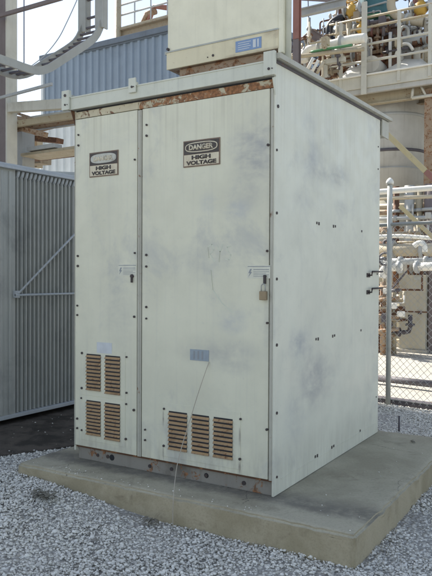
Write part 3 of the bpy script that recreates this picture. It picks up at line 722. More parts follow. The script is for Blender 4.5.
for (ya, za), (yb_, zb) in zip(side_pts, side_pts[1:]):
    l = math.hypot(yb_-ya, zb-za); k = max(1, round(l/.16))
    for i in range(k): t = (i+.5)/k; acc.append((ya+(yb_-ya)*t, za+(zb-za)*t))
for i in range(14): acc.append((yv, zv+.1+i*.27))
for y, z in acc: mb.box((-3.63, y-.018, z-.012), (-3.30, y+.018, z+.012))
mb.each('rung', 'dark_steel', ct)
# support steelwork at left
sf = thing('steel_support_frame', 'cream and tan steel support frame left of the cabinet under the cable tray', 'steel frame', (-5.2, 4.6, -.1))
mb = MB(); mb.ibeam((-5.93, 4.55, -.1), (-5.93, 4.55, 9.5), .2, .22, .02, (0, 1, 0)); cl = mb.build('column', 'purple_steel', sf)
mb = MB(); mb.box((-5.825, 4.43, -.1), (-5.79, 4.66, 9.5), .003); mb.build('cover_plate', 'cream_steel', cl)
def seg(a, b, y, w, h, mat, name, par, bev=.004):
    A, B = at(*a, 1, y), at(*b, 1, y); mb = MB(); mb.beam(A, B, w, h, bev); return mb.build(name, mat, par)
seg((9, 108), (75, 103.5), 4.5, .12, .16, 'cream_steel', 'beam', sf)
seg((9, 125.5), (90, 113), 4.7, .08, .11, 'tan_steel', 'beam', sf)
seg((9, 122), (90, 110), 5.3, .06, .08, 'cream_steel', 'beam', sf)
seg((9, 133), (90, 121.5), 5.3, .06, .06, 'grey_pipe', 'beam', sf)
seg((9, 131), (90, 119), 4.9, .12, .05, 'rusty_steel', 'beam', sf)
seg((-4, 99), (52, 84), 4.2, .04, .045, 'grey_pipe', 'beam', sf)
seg((11, 117), (34, 119.5), 5.2, .06, .06, 'rusty_steel', 'brace', sf)
seg((16, 113), (44, 122), 5.4, .06, .05, 'rusty_steel', 'brace', sf)
seg((11, 126), (46, 135), 4.8, .1, .09, 'rusty_steel', 'brace', sf)
seg((24, 133), (24, 168), 5.2, .24, .3, 'grey_pipe', 'post', sf)
seg((13, 140), (13.5, 168), 5.3, .12, .2, 'rusty_steel', 'post', sf)
seg((31, 150), (58, 146), 5.0, .2, .07, 'grey_pipe', 'tray', sf)
seg((31, 157), (90, 149), 5.2, .5, .05, 'tan_steel', 'tray', sf)
seg((20, 160), (78, 153), 5.6, .3, .06, 'dark_rust', 'tray', sf)
seg((12, 152), (24, 157), 5.5, .15, .2, 'dark_rust', 'brace', sf)
mb = MB()
for (u, v) in ((12, 142), (15, 150), (12, 157)): q = at(u, v, 1, 5.2); mb.tube([q, q+Vector((.35, 0, .03))], .035, 8)
mb.each('conduit', 'beige_pipe', sf)
seg((-6, 17.5), (62, -2), 4.3, .05, .06, 'purple_steel', 'beam', sf)
def wire(name, pts, r, mat, label, cat):
    mb = MB(); mb.tube(smooth_pts(pts, 5), r, 6); return mb.build(name, mat, label=label, cat=cat)
q0, q1 = at(24, -12, 1, 3.4), at(24, 77, 1, 3.4)
for (a_, b_, y_, w_, h_, mt_) in (((11, 136), (60, 141), 6.2, .2, .1, 'dark_rust'), ((12, 146), (44, 150), 6.4, .15, .12, 'rusty_steel'), ((38, 122), (38, 168), 6.6, .12, .16, 'tan_steel'), ((14, 121), (50, 127), 6.3, .1, .06, 'beige_pipe'), ((28, 133), (72, 122), 6.0, .1, .05, 'rusty_steel'), ((12, 163), (46, 161), 6.2, .3, .12, 'soffit')):
    seg(a_, b_, y_, w_, h_, mt_, 'brace', sf)
wire('hanger_rod', [q0, q0.lerp(q1, .5), q1], .008, 'dark_steel', 'thin straight dark rod hanging down to the cable tray', 'rod')
wire('sagging_cable', [at(86, -22, 1, 5), at(77, 0, 1, 4.8), at(66, 24, 1, 4.5), at(58, 39, 1, 4.2), at(45, 55, 1, 3.9), at(30, 67, 1, 3.6)], .008, 'grey_pipe', 'thin grey cable sagging from above down to the cable tray', 'cable')

# ------------------------------------------------------------------ unseen tall block at left, added to shade the foreground
tb = thing('shade_block', 'added tall grey clad block, unseen at left of the cabinet, shading the foreground', 'building', (-13, 3, -.2))
mb = MB(); mb.box((-17, .2, -.2), (-9.3, 6.4, 13.4)); mb.build('wall', 'shade_block_wall', tb)
mb = MB(); mb.corr((-9.27, .2), (-9.27, 6.4), -.2, 13.3, .3, .05, (1, 0)); mb.build('cladding', 'shade_block_wall', tb)
for y in (.8, 3.8):
    for z in (3, 7, 11): 
        mb = MB(); mb.box((-9.26, y, z), (-9.16, y+1.6, z+1.2), .01); wn = mb.build('window', 'glass', tb)  # windows of the added shade block

# ------------------------------------------------------------------ chain link fence
fn = thing('chain_link_fence', 'galvanised chain link fence between the gravel and the process yard', 'fence', (FP.x, FP.y, -.17))
def fpost(t, z1=2.33):
    p = fpt(t); mb = MB(); mb.tube([(p.x, p.y, -.2), (p.x, p.y, z1)], .028, 14); o = mb.build('post', 'post_zinc', fn)
    mb = MB(); mb.lathe((p.x, p.y, z1-.01), [(.042, 0), (.044, .03), (.03, .055), (.008, .075)], 14); mb.build('post_cap', 'white_pipe', o)
for t in (-5.6, -2.8, 0, 2.8, 5.6): fpost(t)
mb = MB(); mb.tube([fpt(-7, 1.87), fpt(7, 1.87)], .021, 10); mb.build('top_rail', 'steel', fn)
mb = MB(); mb.tube([fpt(-7, -.1), fpt(7, -.1)], .004, 5); mb.build('tension_wire', 'steel', fn)
mb = MB(); zb_, zt_ = -.13, 1.85; H = zt_-zb_; T0, T1 = -3.2, 3.6; pit = .078
k = T0-H
nrm = Vector((FD.y, -FD.x, 0))*.003
while k < T1+H:
    for sgn in (1, -1):
        ta, tb_ = (k, k+H) if sgn > 0 else (k+H, k)
        za, zb2 = zb_, zt_
        # clip in t
        def zf(t): return zb_+(t-ta)/(tb_-ta)*H
        lo, hi = max(min(ta, tb_), T0), min(max(ta, tb_), T1)
        if hi-lo > .03:
            mb.tube([fpt(lo, zf(lo))+nrm*sgn, fpt(hi, zf(hi))+nrm*sgn], .0023, 4, False)
    k += pit
mb.build('wire_mesh', 'fence_wire', fn, smooth='keep')
mb = MB(); p = at(399, 433, 2, -.17); mb.tube([(p.x, p.y, -.2), (p.x, p.y, -.01)], .009, 8)
mb.build('ground_stake', 'dark_steel', label='short dark stake in the gravel behind the concrete pad', cat='stake')
mb = MB(); a, b = fpt(-7), fpt(9); mb.beam((a.x, a.y+.1, -.15), (b.x, b.y+.1, -.15), .12, .10, .01)
mb.build('fence_kerb', 'dark_steel', label='low dark kerb strip running along the foot of the chain link fence', cat='kerb')

# ------------------------------------------------------------------ right background: vessel, platform and pipework
def flange(mb, p, ax, r, t=.03):
    p, ax = Vector(p), Vector(ax).normalized(); mb.tube([p-ax*t, p+ax*t], r, 16)
PG = {'riser_pipe': 'riser pipes on the platform', 'header_pipe': 'horizontal header pipes', 'slanted_pipe': 'short slanted pipes above the roof edge', 'pipe_run': 'pipe runs under the vessel', 'vertical_pipe': 'vertical pipes under the vessel', 'vent_pipe': None, 'ground_pipe': 'low pipes on the yard'}
def pipe(name, pts, r, mat, label, cat='pipe', flanges=(), fm='grey_pipe', group=None, k=4, straight=False):
    group = group or PG.get(name)
    pts = [Vector(p) for p in pts]; mb = MB(); mb.tube(pts if straight or len(pts) < 3 else smooth_pts(pts, k), r, 14)
    if not flanges: return mb.build(name, mat, label=label, cat=cat, group=group)
    t = thing(name, label, cat, (min(pts, key=lambda q: q.z)), group); mb.build('pipe', mat, t)
    for f in flanges:
        i = int(f); i = min(i, len(pts)-2); q = pts[i].lerp(pts[i+1], f-i); m2 = MB(); flange(m2, q, pts[i+1]-pts[i], r*1.5); m2.build('flange', fm, t)
    return t
def valve(u, v, y, s, mat, label):
    p = at(u, v, 1, y); t = thing('valve', label, 'valve', p-Vector((0, 0, s*.6)), 'valves among the pipework')
    mb = MB(); mb.lathe(p-Vector((0, 0, s*.6)), [(s*.3, 0), (s*.32, s*.1), (s*.5, s*.3), (s*.5, s*.75), (s*.25, s*.95), (s*.12, s*1.2)], 14); mb.build('valve_body', mat, t)
    mb = MB(); flange(mb, p+Vector((-s*.65, 0, 0)), (1, 0, 0), s*.5, s*.07); flange(mb, p+Vector((s*.65, 0, 0)), (1, 0, 0), s*.5, s*.07); mb.tube([p+Vector((-s*.65, 0, 0)), p+Vector((s*.65, 0, 0))], s*.3, 12); mb.build('flanges', 'grey_pipe', t)
    mb = MB(); ring = [p+Vector((math.cos(a)*s*.45, math.sin(a)*s*.45, s*.7)) for a in [2*PI*i/14 for i in range(15)]]; mb.tube(ring, s*.05, 6); mb.tube([ring[0], ring[7]], s*.04, 6); mb.build('handwheel', mat, t)
    return t

# vessel
VY = 12.4; vc = at(390, 192, 1, VY); vr = .84
vs = thing('storage_vessel', 'grey vertical cylindrical steel vessel below the elevated platform', 'vessel', (vc.x, VY, -.14))
zt2 = at(390, 106, 1, VY).z; zb3 = at(390, 194, 1, VY).z
mb = MB(); mb.lathe((vc.x, VY, 0), [(vr, zb3), (vr, zt2), (vr*.9, zt2+.25), (vr*.3, zt2+.42)], 56); mb.build('shell', 'vessel', vs)
for v in (113, 149, 167):
    z = at(390, v, 1, VY-vr).z; mb = MB(); hh = .035 if v != 167 else .012; mb.lathe((vc.x, VY, 0), [(vr+.002, z-hh), (vr+.022, z-hh+.005), (vr+.022, z+hh-.005), (vr+.002, z+hh)], 56); mb.build('band', 'dark_steel' if v == 149 else 'grey_pipe', vs)
mb = MB(); mb.lathe((vc.x, VY, 0), [(vr*.93, -.14), (vr*.93, zb3-.002)], 40); mb.build('skirt', 'beige_wall', vs)
# platform
PY = 11.
pa_, pb_ = at(329, 76.5, 1, PY), at(440, 62, 1, PY); zp = 5.66
pf = thing('elevated_platform', 'elevated steel platform with cream edge beam and handrails above the grey vessel', 'platform', (0, 12.5, -.14))
xl, xr_ = pa_.x, 2.2
mb = MB(); mb.box((xl, PY, zp-.14), (xr_, PY+.1, zp+.12), .01); mb.build('edge_beam', 'cream_steel', pf)
mb = MB(); mb.box((xl, PY-.07, zp+.122), (xr_, PY+.12, zp+.15), .004); mb.build('toe_plate', 'white_pipe', pf)
mb = MB(); mb.box((xl, PY+.04, zp-.25), (xr_, PY+.14, zp-.142), .01); mb.build('edge_beam', 'vessel', pf)
mb = MB(); mb.box((xl+.02, PY+.121, zp+.05), (xr_, PY+4.4, zp+.12)); mb.build('deck', 'soffit', pf)
for i in range(6):
    y = PY+.35+i*.7; mb = MB(); mb.ibeam((xl, y, zp-.22-.05*(i == 0)), (xr_, y, zp-.22-.05*(i == 0)), .14, .36, .02); mb.build('joist', 'tan_steel' if i == 0 else 'soffit', pf)
for (x, y) in ((xl+.1, PY+4), (xr_-.1, PY+4), (xr_-.1, PY+.2), (at(430, 150, 1, PY+.4).x, PY+.4)):
    mb = MB(); mb.ibeam((x, y, -.14), (x, y, zp-.28), .2, .24, .02, (0, 1, 0)); mb.build('column', 'rusty_steel', pf)
for u in (341, 365, 399, 430, 462, 500):
    x = at(u, 50, 1, PY).x; mb = MB(); mb.box((x-.035, PY-.03, zp-.1), (x+.035, PY+.035, zp+1.42), .004)
    if u == 365: mb.box((x-.06, PY-.085, zp-.30), (x+.06, PY-.035, zp+1.75), .006)
    mb.build('rail_post', 'cream_steel', pf)
for h in (.45, .82, 1.2, 1.42):
    mb = MB(); mb.tube([(xl, PY, zp+h), (xr_, PY, zp+h)], .03, 8); mb.build('handrail', 'tan_steel' if h > .9 else 'cream_steel', pf)
mb = MB(); mb.tube([(xl, PY+4.3, zp+1.2), (xr_, PY+4.3, zp+1.2)], .03, 8); mb.build('handrail', 'cream_steel', pf)
# hangers below deck at far right
mb = MB(); q = at(413, 88, 1, PY+.2); q2 = at(412, 98, 1, PY+.2); mb.tube([q, q2], .03, 8); mb.tube([q2, at(440, 94, 1, PY+.2)], .035, 8); mb.tube([at(420, 84, 1, PY+.2), at(426, 96, 1, PY+.2)], .025, 8); mb.each('hanger', 'cream_steel', pf)
pipe('drain_line', [at(345, 97, 1, 11.6), at(410, 89, 1, 11.6), at(450, 83, 1, 11.6)], .035, 'beige_pipe', 'tan drain pipe hung directly under the platform beam')
# white covers on the platform
def cover(u0, u1, v0, v1, y, depth, label):
    A, B = at(u0, v1, 1, y), at(u1, v0, 1, y); z0 = zp+.12
    xm = (A.x+B.x)/2; mb = MB(); 
    prof = [(A.x, .03), (A.x+.25*(xm-A.x), .45), (xm, 1.), (xm+(B.x-xm)*.6, .85), (B.x, .3)]; rows = []
    for fy, fz in ((0, 0.0), (.06, .3), (.4, 1.0), (.8, .95), (1., 0)):
        rows.append([mb.bm.verts.new((x_, y+depth*fy, z0+.05+(B.z-z0)*1.5*fz*h_)) for x_, h_ in prof])
    for R1, R2 in zip(rows, rows[1:]):
        for k in range(4): f = mb.bm.faces.new((R1[k], R1[k+1], R2[k+1], R2[k])); f.smooth = True
    for k in (0, 4): mb.bm.faces.new([r_[k] for r_ in rows])
    mb.build('weather_cover', 'white_pipe', label=label, cat='cover')
cover(333, 364, 66, 78, PY+.18, .8, 'white peaked weather cover on the platform, left of the thick post')
cover(371, 428, 57, 74, PY+.25, 1.1, 'long white weather cover on the platform, right of the thick post')
mb = MB(); a = at(371, 64, 1, PY+.2); mb.tube([a, a+Vector((0, .6, 0))], .19, 18); mb.build('drum', 'vessel', label='small grey drum lying on the platform beside the thick post', cat='drum')

# teal tank on top
TY = 12.6; a, b = at(361, 5, 1, TY), at(393, 5, 1, TY); tc = (a+b)/2; rr = (b.x-a.x)/2
zz = at(378, 12, 1, TY-rr).z
tk = thing('teal_tank', 'dark teal vertical tank top standing over brown pipework on the platform', 'tank', (tc.x, TY, zp+.1))
mb = MB(); mb.lathe((tc.x, TY, 0), [(rr*.35, zz-.12), (rr*.98, zz), (rr, zz+.06), (rr, zz+1.9), (rr*.6, zz+2.2), (rr*.1, zz+2.3)], 40); mb.build('shell', 'teal', tk)
mb = MB(); mb.lathe((tc.x, TY, 0), [(rr*1.08, zz-.07), (rr*1.08, zz-.02)], 40); mb.build('support_ring', 'green', tk)
for dx, dy in ((-.8, -.4), (.8, -.4), (0, .9)):
    mb = MB(); mb.beam((tc.x+dx*rr, TY+dy*rr, zp+.12), (tc.x+dx*rr, TY+dy*rr, zz-.071), .09, .09); mb.build('leg', 'cream_steel', tk)
mb = MB(); mb.tube([(tc.x-rr*.5, TY-rr, zz+.4), (tc.x+rr, TY-rr*.9, zz+.55)], .04, 8); mb.tube([(tc.x-rr*.9, TY-rr, zz+.15), (tc.x+rr*.9, TY-rr, zz+.2)], .025, 8); mb.build('hoop', 'grey_pipe', tk)
# brown exchanger beneath tank
ex = thing('heat_exchanger', 'dark brown stacked heat exchanger on the platform below the teal tank', 'heat exchanger', (tc.x, 12.2, zp+.12))
a, b = at(367, 52, 1, 12.0), at(389, 18, 1, 12.0)
mb = MB(); mb.box((a.x, 12.0, zp+.12), (b.x, 12.9, b.z), .01); mb.build('casing', 'dark_rust', ex)
for i, f in enumerate((.22, .42, .62, .82)):
    z = zp+.12+(b.z-zp-.12)*f; mb = MB(); mb.tube([(a.x+.02, 11.93, z), (b.x-.02, 11.93, z)], .07, 12); mb.build('tube', 'rusty_steel', ex)
    mb = MB(); flange(mb, (a.x+.15, 11.93, z), (1, 0, 0), .1); flange(mb, (b.x-.12, 11.93, z), (1, 0, 0), .1); mb.each('flange', 'red', ex)
# big white flanged elbow
pipe('vent_pipe', [at(403, -20, 1, 11.8), at(394, -8, 1, 11.8), at(391, 4, 1, 11.8), at(394, 13, 1, 11.8), at(402, 18, 1, 11.8), at(412, 21, 1, 11.8), at(424, 22, 1, 11.8)], .1, 'beige_pipe', 'curved pale vent pipe beside the teal tank', flanges=(1.5, 4.5))
pipe('vent_pipe', [at(418, -15, 1, 12.2), at(415, 5, 1, 12.2), at(413, 24, 1, 12.2), at(413, 40, 1, 12.2)], .07, 'red', 'faded red vertical pipe near the top right corner')
# black hose
pipe('black_hose', [at(344, 17, 1, 11.5), at(338, 18.5, 1, 11.5), at(331, 24, 1, 11.5), at(329, 31, 1, 11.5), at(330.5, 38, 1, 11.5), at(336, 44, 1, 11.5)], .085, 'hose', 'thick black hose curving down against the sky', cat='hose', k=6)
valve(352, 10, 11.5, .28, 'yellow', 'large yellow valve beside the upper end of the black hose')
valve(361, 28, 11.3, .22, 'yellow', 'smaller yellow valve left of the brown heat exchanger')
valve(421, 7, 12, .32, 'yellow', 'yellow valve at the top right corner above the platform')
pipe('riser_pipe', [at(350, 40, 1, 11.6), at(349, 24, 1, 11.6), at(350, 12, 1, 11.6), at(351, -12, 1, 11.6)], .07, 'beige_pipe', 'beige riser pipe passing through the large yellow valve', flanges=(.5, 1.5))
pipe('riser_pipe', [at(357, 60, 1, 12), at(357, 20, 1, 12), at(356, -8, 1, 12)], .09, 'white_pipe', 'white riser pipe between the large yellow valve and the teal tank', flanges=(.6, 1.2))
pipe('riser_pipe', [at(344, 66, 1, 12.3), at(343, 30, 1, 12.3)], .13, 'grey_pipe', 'grey riser pipe below the black hose', flanges=(.3, .8))
pipe('riser_pipe', [at(406, 66, 1, 12.1), at(406, 28, 1, 12.1)], .14, 'vessel', 'thick blue grey riser behind the handrail, right of the exchanger', flanges=(.3, .7))
pipe('riser_pipe', [at(417, 60, 1, 12), at(417, 26, 1, 12)], .08, 'white_pipe', 'white riser pipe under the red pipe at right', flanges=(.5, .9))
pipe('riser_pipe', [at(427, 66, 1, 11.8), at(427, 18, 1, 11.8)], .07, 'beige_pipe', 'beige riser pipe at the right edge on the platform', flanges=(.4,))
pipe('header_pipe', [at(396, 44, 1, 11.7), at(415, 40, 1, 11.7), at(440, 37, 1, 11.7)], .09, 'grey_pipe', 'grey horizontal header pipe at right above the long white cover', flanges=(.3, 1.5))
pipe('header_pipe', [at(396, 27, 1, 12.3), at(440, 20, 1, 12.3)], .07, 'white_pipe', 'white horizontal header pipe near the top right corner', flanges=(.4,))
pipe('tubing_bundle', [at(396, 55, 1, 11.5), at(400, 46, 1, 11.5), at(408, 44, 1, 11.5), at(413, 50, 1, 11.5)], .035, 'white_pipe', 'thin white bent tubing right of the brown exchanger')
pipe('tubing_bundle', [at(399, 34, 1, 11.5), at(403, 27, 1, 11.5), at(408, 29, 1, 11.5), at(408, 38, 1, 11.5)], .035, 'steel', 'thin steel bent tubing near the vent pipe end')
# insulated run at left of the platform
pipe('insulated_pipe', [at(304, 62, 1, 10.5), at(304, 56, 1, 10.5), at(307, 51.5, 1, 10.5), at(313, 48.5, 1, 10.5), at(330, 45, 1, 10.5), at(352, 39.5, 1, 10.5), at(366, 38, 1, 10.5)], .1, 'white_pipe', 'white lagged pipe with a bend above the cabinet roof', flanges=(3.4, 4.5), fm='grey_pipe')
pipe('green_pipe', [at(311, 52, 1, 10.2), at(330, 48.5, 1, 10.2), at(352, 45, 1, 10.2)], .03, 'green', 'thin green pipe along the white lagged pipe')
pipe('header_pipe', [at(285, 58, 1, 10.2), at(320, 54, 1, 10.2), at(345, 51, 1, 10.2), at(364, 49, 1, 10.2)], .045, 'tan_steel', 'tan horizontal pipe just under the white lagged pipe')
for i, (u, v) in enumerate(((297, 52), (315, 66), (320, 67.5), (310, 64))):
    a, b = at(u-3, v+6, 1, 10), at(u+3.5, v-6, 1, 10)
    pipe('slanted_pipe', [a, b], .035, 'white_pipe' if i != 2 else 'beige_pipe', ['short slanted white pipe beside the red column', 'short slanted white pipe above the roof edge, tallest of the row', 'short slanted beige pipe nearest the white frame', 'short slanted white pipe left of its taller twin'][i])
# white goal-post frame above roof edge
wf = thing('pipe_support', 'white portal pipe support standing just above the cabinet roof edge', 'pipe support', at(326, 84, 1, 10.4))
q = at(324.5, 64, 1, 10.4); q2 = at(345, 61, 1, 10.4); z_ = q.z
mb = MB(); mb.beam((q.x, q.y, zp-2), (q.x, q.y, z_-.03), .1, .12); mb.build('post', 'cream_steel', wf)
mb = MB(); mb.beam((q.x-.06, q.y, z_+.03), (q2.x, q2.y, z_+.03), .12, .1); mb.build('cross_beam', 'cream_steel', wf)
# dark small clutter behind roof edge
valve(300, 66, 11, .3, 'dark_rust', 'dark rusty valve behind the roof edge beside the conduit')
valve(312, 38, 11.4, .24, 'rusty_steel', 'rusty valve below the sky gap near the red column')
valve(338, 31, 11.8, .25, 'vessel', 'blue grey valve under the black hose')
valve(334, 72, 11.4, .2, 'dark_rust', 'dark rusty valve beneath the white portal support')
valve(361, 55, 11.6, .3, 'rusty_steel', 'rusty valve behind the thick platform post')
valve(347, 58, 11.9, .28, 'dark_rust', 'dark rusty valve below the tan horizontal pipe')
bk = thing('piping_skid', 'dark brown steel skid full of pipes behind the platform handrail', 'skid', (-2.6, 13, -.14))
for i, (u0, u1, v0, v1, mt) in enumerate(((286, 300, 44, 90, 'dark_rust'), (303, 322, 60, 95, 'dark_rust'), (326, 366, 50, 80, 'dark_rust'), (366, 396, 52, 76, 'rusty_steel'), (394, 440, 48, 76, 'soffit'), (340, 366, 26, 52, 'soffit'))):
    y = 13.6+i*.25; a, b = at(u0, v1, 1, y), at(u1, v0, 1, y); mb = MB()
    nn = 5
    for k in range(nn):
        xx = a.x+(b.x-a.x)*(k+.5)/nn; mb.tube([(xx, y+.1*(k % 2), a.z), (xx+.05*(-1)**k, y, b.z-.15*(k % 3))], abs(b.x-a.x)/nn*.42, 10)
    for k in range(4):
        z = a.z+(b.z-a.z)*(k+.5)/4; mb.tube([(a.x, y-.2, z), (b.x, y-.22, z+.04)], .05, 8)
    mb.build('pipe_bank', mt, bk)
mb = MB(); mb.box((-4.9, 14.6, zp-.6), (xr_, 14.7, zp+.9)); mb.build('screen', 'soffit', bk)
mb = MB(); mb.box((-4.9, 14.71, -.14), (-4.7, 14.9, zp+.5)); mb.box((2., 14.71, -.14), (2.2, 14.9, zp+.5)); mb.build('frame', 'rusty_steel', bk)
# red column and grey strut against the sky
a = at(297, 40, 1, 9.5)
rc = thing('pipe_rack_column', 'faded red and grey rack column beside the roof enclosure', 'column', (a.x, 9.5, -.14))
mb = MB(); mb.ibeam((a.x, 9.5, -.14), (a.x, 9.5, 6.3), .13, .14, .02, (0, 1, 0)); mb.build('lower_section', 'purple_steel', rc)
mb = MB(); mb.ibeam((a.x-.0, 9.5, 6.31), (a.x, 9.5, 9.5), .13, .14, .02, (0, 1, 0)); mb.build('upper_section', 'red', rc)
a, b = at(301, 13, 1, 10), at(346, 2.5, 1, 10); mb = MB(); mb.ibeam(a, b, .12, .17, .02); mb.build('steel_strut', 'grey_pipe', label='grey steel strut crossing the sky from the red column', cat='strut')
a, b = at(300, -1, 1, 10.4), at(345, 1.5, 1, 10.4); mb = MB(); mb.beam(a, b, .05, .05); mb.build('steel_strut', 'purple_steel', label='thin dark strut crossing the sky above the grey one', cat='strut')
a, b = at(309, 32, 1, 11), at(327, 44, 1, 11); mb = MB(); mb.ibeam(a, b, .1, .2, .02); mb.build('steel_brace', 'purple_steel', label='short dark brace slanting down below the sky gap', cat='brace')
pipe('riser_pipe', [at(309, 60, 1, 10.8), at(309, 18, 1, 10.8)], .04, 'steel', 'thin steel riser with fittings below the grey strut', flanges=(.3, .55, .75))
pipe('hanging_cable', [at(308, -3, 1, 10.8), at(308.5, 15, 1, 10.8), at(309, 28, 1, 10.8)], .012, 'dark_steel', 'thin dark cable hanging beside the red column', cat='cable')
mb = MB(); a, b = at(338, -2, 1, 11.9), at(348, 24, 1, 11.9); mb.box((a.x, 11.9, b.z), (b.x-.03, 12.3, a.z+.6), .02); mb.build('junction_box', 'dark_rust', label='dark brown junction box above the black hose', cat='box')

# ------------------------------------------------------------------ yard level, seen through the fence
pipe('handrail_pipe', [at(372, 192.5, 1, 7), at(404, 190, 1, 7), at(445, 187, 1, 7)], .045, 'white_pipe', 'bright white pipe level with the top of the fence post')
pipe('header_pipe', [at(372, 199, 1, 9), at(445, 196, 1, 9)], .035, 'beige_pipe', 'beige pipe just below the bright white pipe')
A, B = at(386, 133, 1, 5.5), at(442, 187, 1, 5.5)
sr = thing('stair_rail', 'tan diagonal stair rail with red end beside the cabinet roof corner', 'stair rail', (B.x, B.y, -.14))
mb = MB(); mb.beam(A, A.lerp(B, .72), .05, .07, .005); mb.build('rail', 'yellow_rail', sr)
mb = MB(); mb.beam(A.lerp(B, .722), B, .05, .075, .005); mb.build('end_rail', 'red', sr)
A2, B2 = at(400, 206, 1, 5.9), at(442, 246, 1, 5.9)
mb = MB(); mb.beam(A2, B2, .05, .055, .005); mb.build('rail', 'yellow_rail', sr)
mb = MB(); mb.beam((B.x-.02, B.y, -.14), (B.x-.02, B.y, B.z), .06, .06); mb.beam((B2.x, 5.95, -.14), (B2.x, 5.95, B2.z), .05, .05); mb.each('post', 'tan_steel', sr)
pipe('header_pipe', [at(372, 237, 1, 8), at(400, 236, 1, 8), at(430, 238, 1, 8), at(450, 238, 1, 8)], .035, 'white_pipe', 'pale pipe seen through the fence just below its top rail')
pipe('header_pipe', [at(372, 250, 1, 9), at(445, 250, 1, 9)], .12, 'beige_pipe', 'thick beige horizontal pipe seen through the fence', flanges=(.3, .7))
pipe('header_pipe', [at(372, 262, 1, 8.2), at(445, 261, 1, 8.2)], .06, 'grey_pipe', 'grey horizontal pipe with flanges seen through the fence', flanges=(.15, .4, .75))
pipe('header_pipe', [at(382, 278, 1, 7.6), at(384, 270, 1, 7.6), at(390, 267.5, 1, 7.6), at(402, 267, 1, 7.6)], .07, 'white_pipe', 'white elbow pipe above the rusty valve tree', flanges=(1.5, 2.8))
pipe('header_pipe', [at(414, 267, 1, 7.6), at(445, 266, 1, 7.6)], .07, 'white_pipe', 'short sunlit white pipe above the beige cabinet', flanges=(.1,))
pipe('bent_pipe', [at(414, 246, 1, 7.8), at(419, 243, 1, 7.8), at(424, 245, 1, 7.8), at(425, 252, 1, 7.8)], .045, 'white_pipe', 'small white hooked pipe at the right edge behind the fence')
mb = MB(); c0 = at(385, 259, 1, 7.4); mb.tube([c0+Vector((math.cos(2*PI*i/20)*.1, 0, math.sin(2*PI*i/20)*.1)) for i in range(21)], .018, 8); mb.tube([c0, c0+Vector((0, .25, 0))], .03, 8); mb.tube([c0-Vector((.1, 0, 0)), c0+Vector((.1, 0, 0))], .012, 6)
mb.build('handwheel', 'dark_steel', label='dark round valve handwheel behind the fence beside the cabinet edge', cat='handwheel')
vt = thing('valve_tree', 'rusty valve tree standing on the sunlit yard behind the fence post', 'valve assembly', at(388, 336, 1, 8.5))
for i, (u, v0, v1, r, mt) in enumerate(((383, 350, 282, .05, 'rusty_steel'), (388, 350, 290, .07, 'rusty_steel'), (394, 350, 286, .045, 'tan_steel'), (378, 350, 284, .05, 'dark_rust'))):
    a, b = at(u, v0, 1, 8.5+.1*i), at(u, v1, 1, 8.5+.1*i); mb = MB(); mb.tube([(a.x, a.y, -.14), b], r, 12)
    for f in (.3, .55, .8): flange(mb, Vector((a.x, a.y, -.14)).lerp(b, f), (0, 0, 1), r*1.8, .02)
    mb.build('riser', mt, vt)
mb = MB()
for v in (288, 300, 318, 331): mb.tube([at(376, v, 1, 8.4), at(399, v+2*math.sin(v), 1, 8.4)], .035, 8)
mb.each('branch', 'rusty_steel', vt)
mb = MB(); mb.tube([at(386, 296, 1, 8.2), at(407, 271, 1, 8.2)], .018, 6); mb.tube([at(390, 291, 1, 8.1), at(400, 290, 1, 8.1)], .03, 8); mb.build('lever', 'dark_steel', vt)
for q, (u, v) in enumerate(((387, 291), (393, 306), (401, 314))):
    c = at(u, v, 1, 8.2); mb = MB(); mb.box(c-Vector((.07, .03, .05)), c+Vector((.07, .03, .05)), .02); mb.build('cover', 'white_pipe', vt)
# beige enclosure
ea, eb = at(399, 336, 1, 9.2), at(426, 275, 1, 9.2)
en = thing('control_enclosure', 'beige control enclosure on the yard behind the chain link fence', 'enclosure', ((ea.x+eb.x)/2, 9.5, -.14))
mb = MB(); mb.box((ea.x, 9.2, -.08), (eb.x, 9.9, eb.z), .01); mb.build('body', 'beige_wall', en)
mb = MB(); a, b = at(414, 280, 1, 9.2), at(422, 276.5, 1, 9.2); mb.box((a.x, 9.185, a.z), (b.x, 9.2, b.z)); mb.build('name_plate', 'sign_fade', en)
mb = MB(); a = at(420, 312, 1, 9.2); mb.box((a.x-.03, 9.16, a.z-.04), (a.x+.03, 9.198, a.z+.02), .004); mb.build('handle', 'dark_steel', en)
mb = MB(); mb.box((ea.x-.05, 9.15, -.14), (eb.x+.05, 9.9, -.081), .01); mb.build('plinth', 'slab', en)
dk = MB(); dk.box((eb.x+.02, 9.3, -.14), (eb.x+1.8, 10.1, 1.45), .01); dk.build('switch_box', 'purple_steel', label='dark enclosure at the right edge beside the beige one', cat='enclosure')
mb = MB(); a = at(376, 300, 1, 9.8)
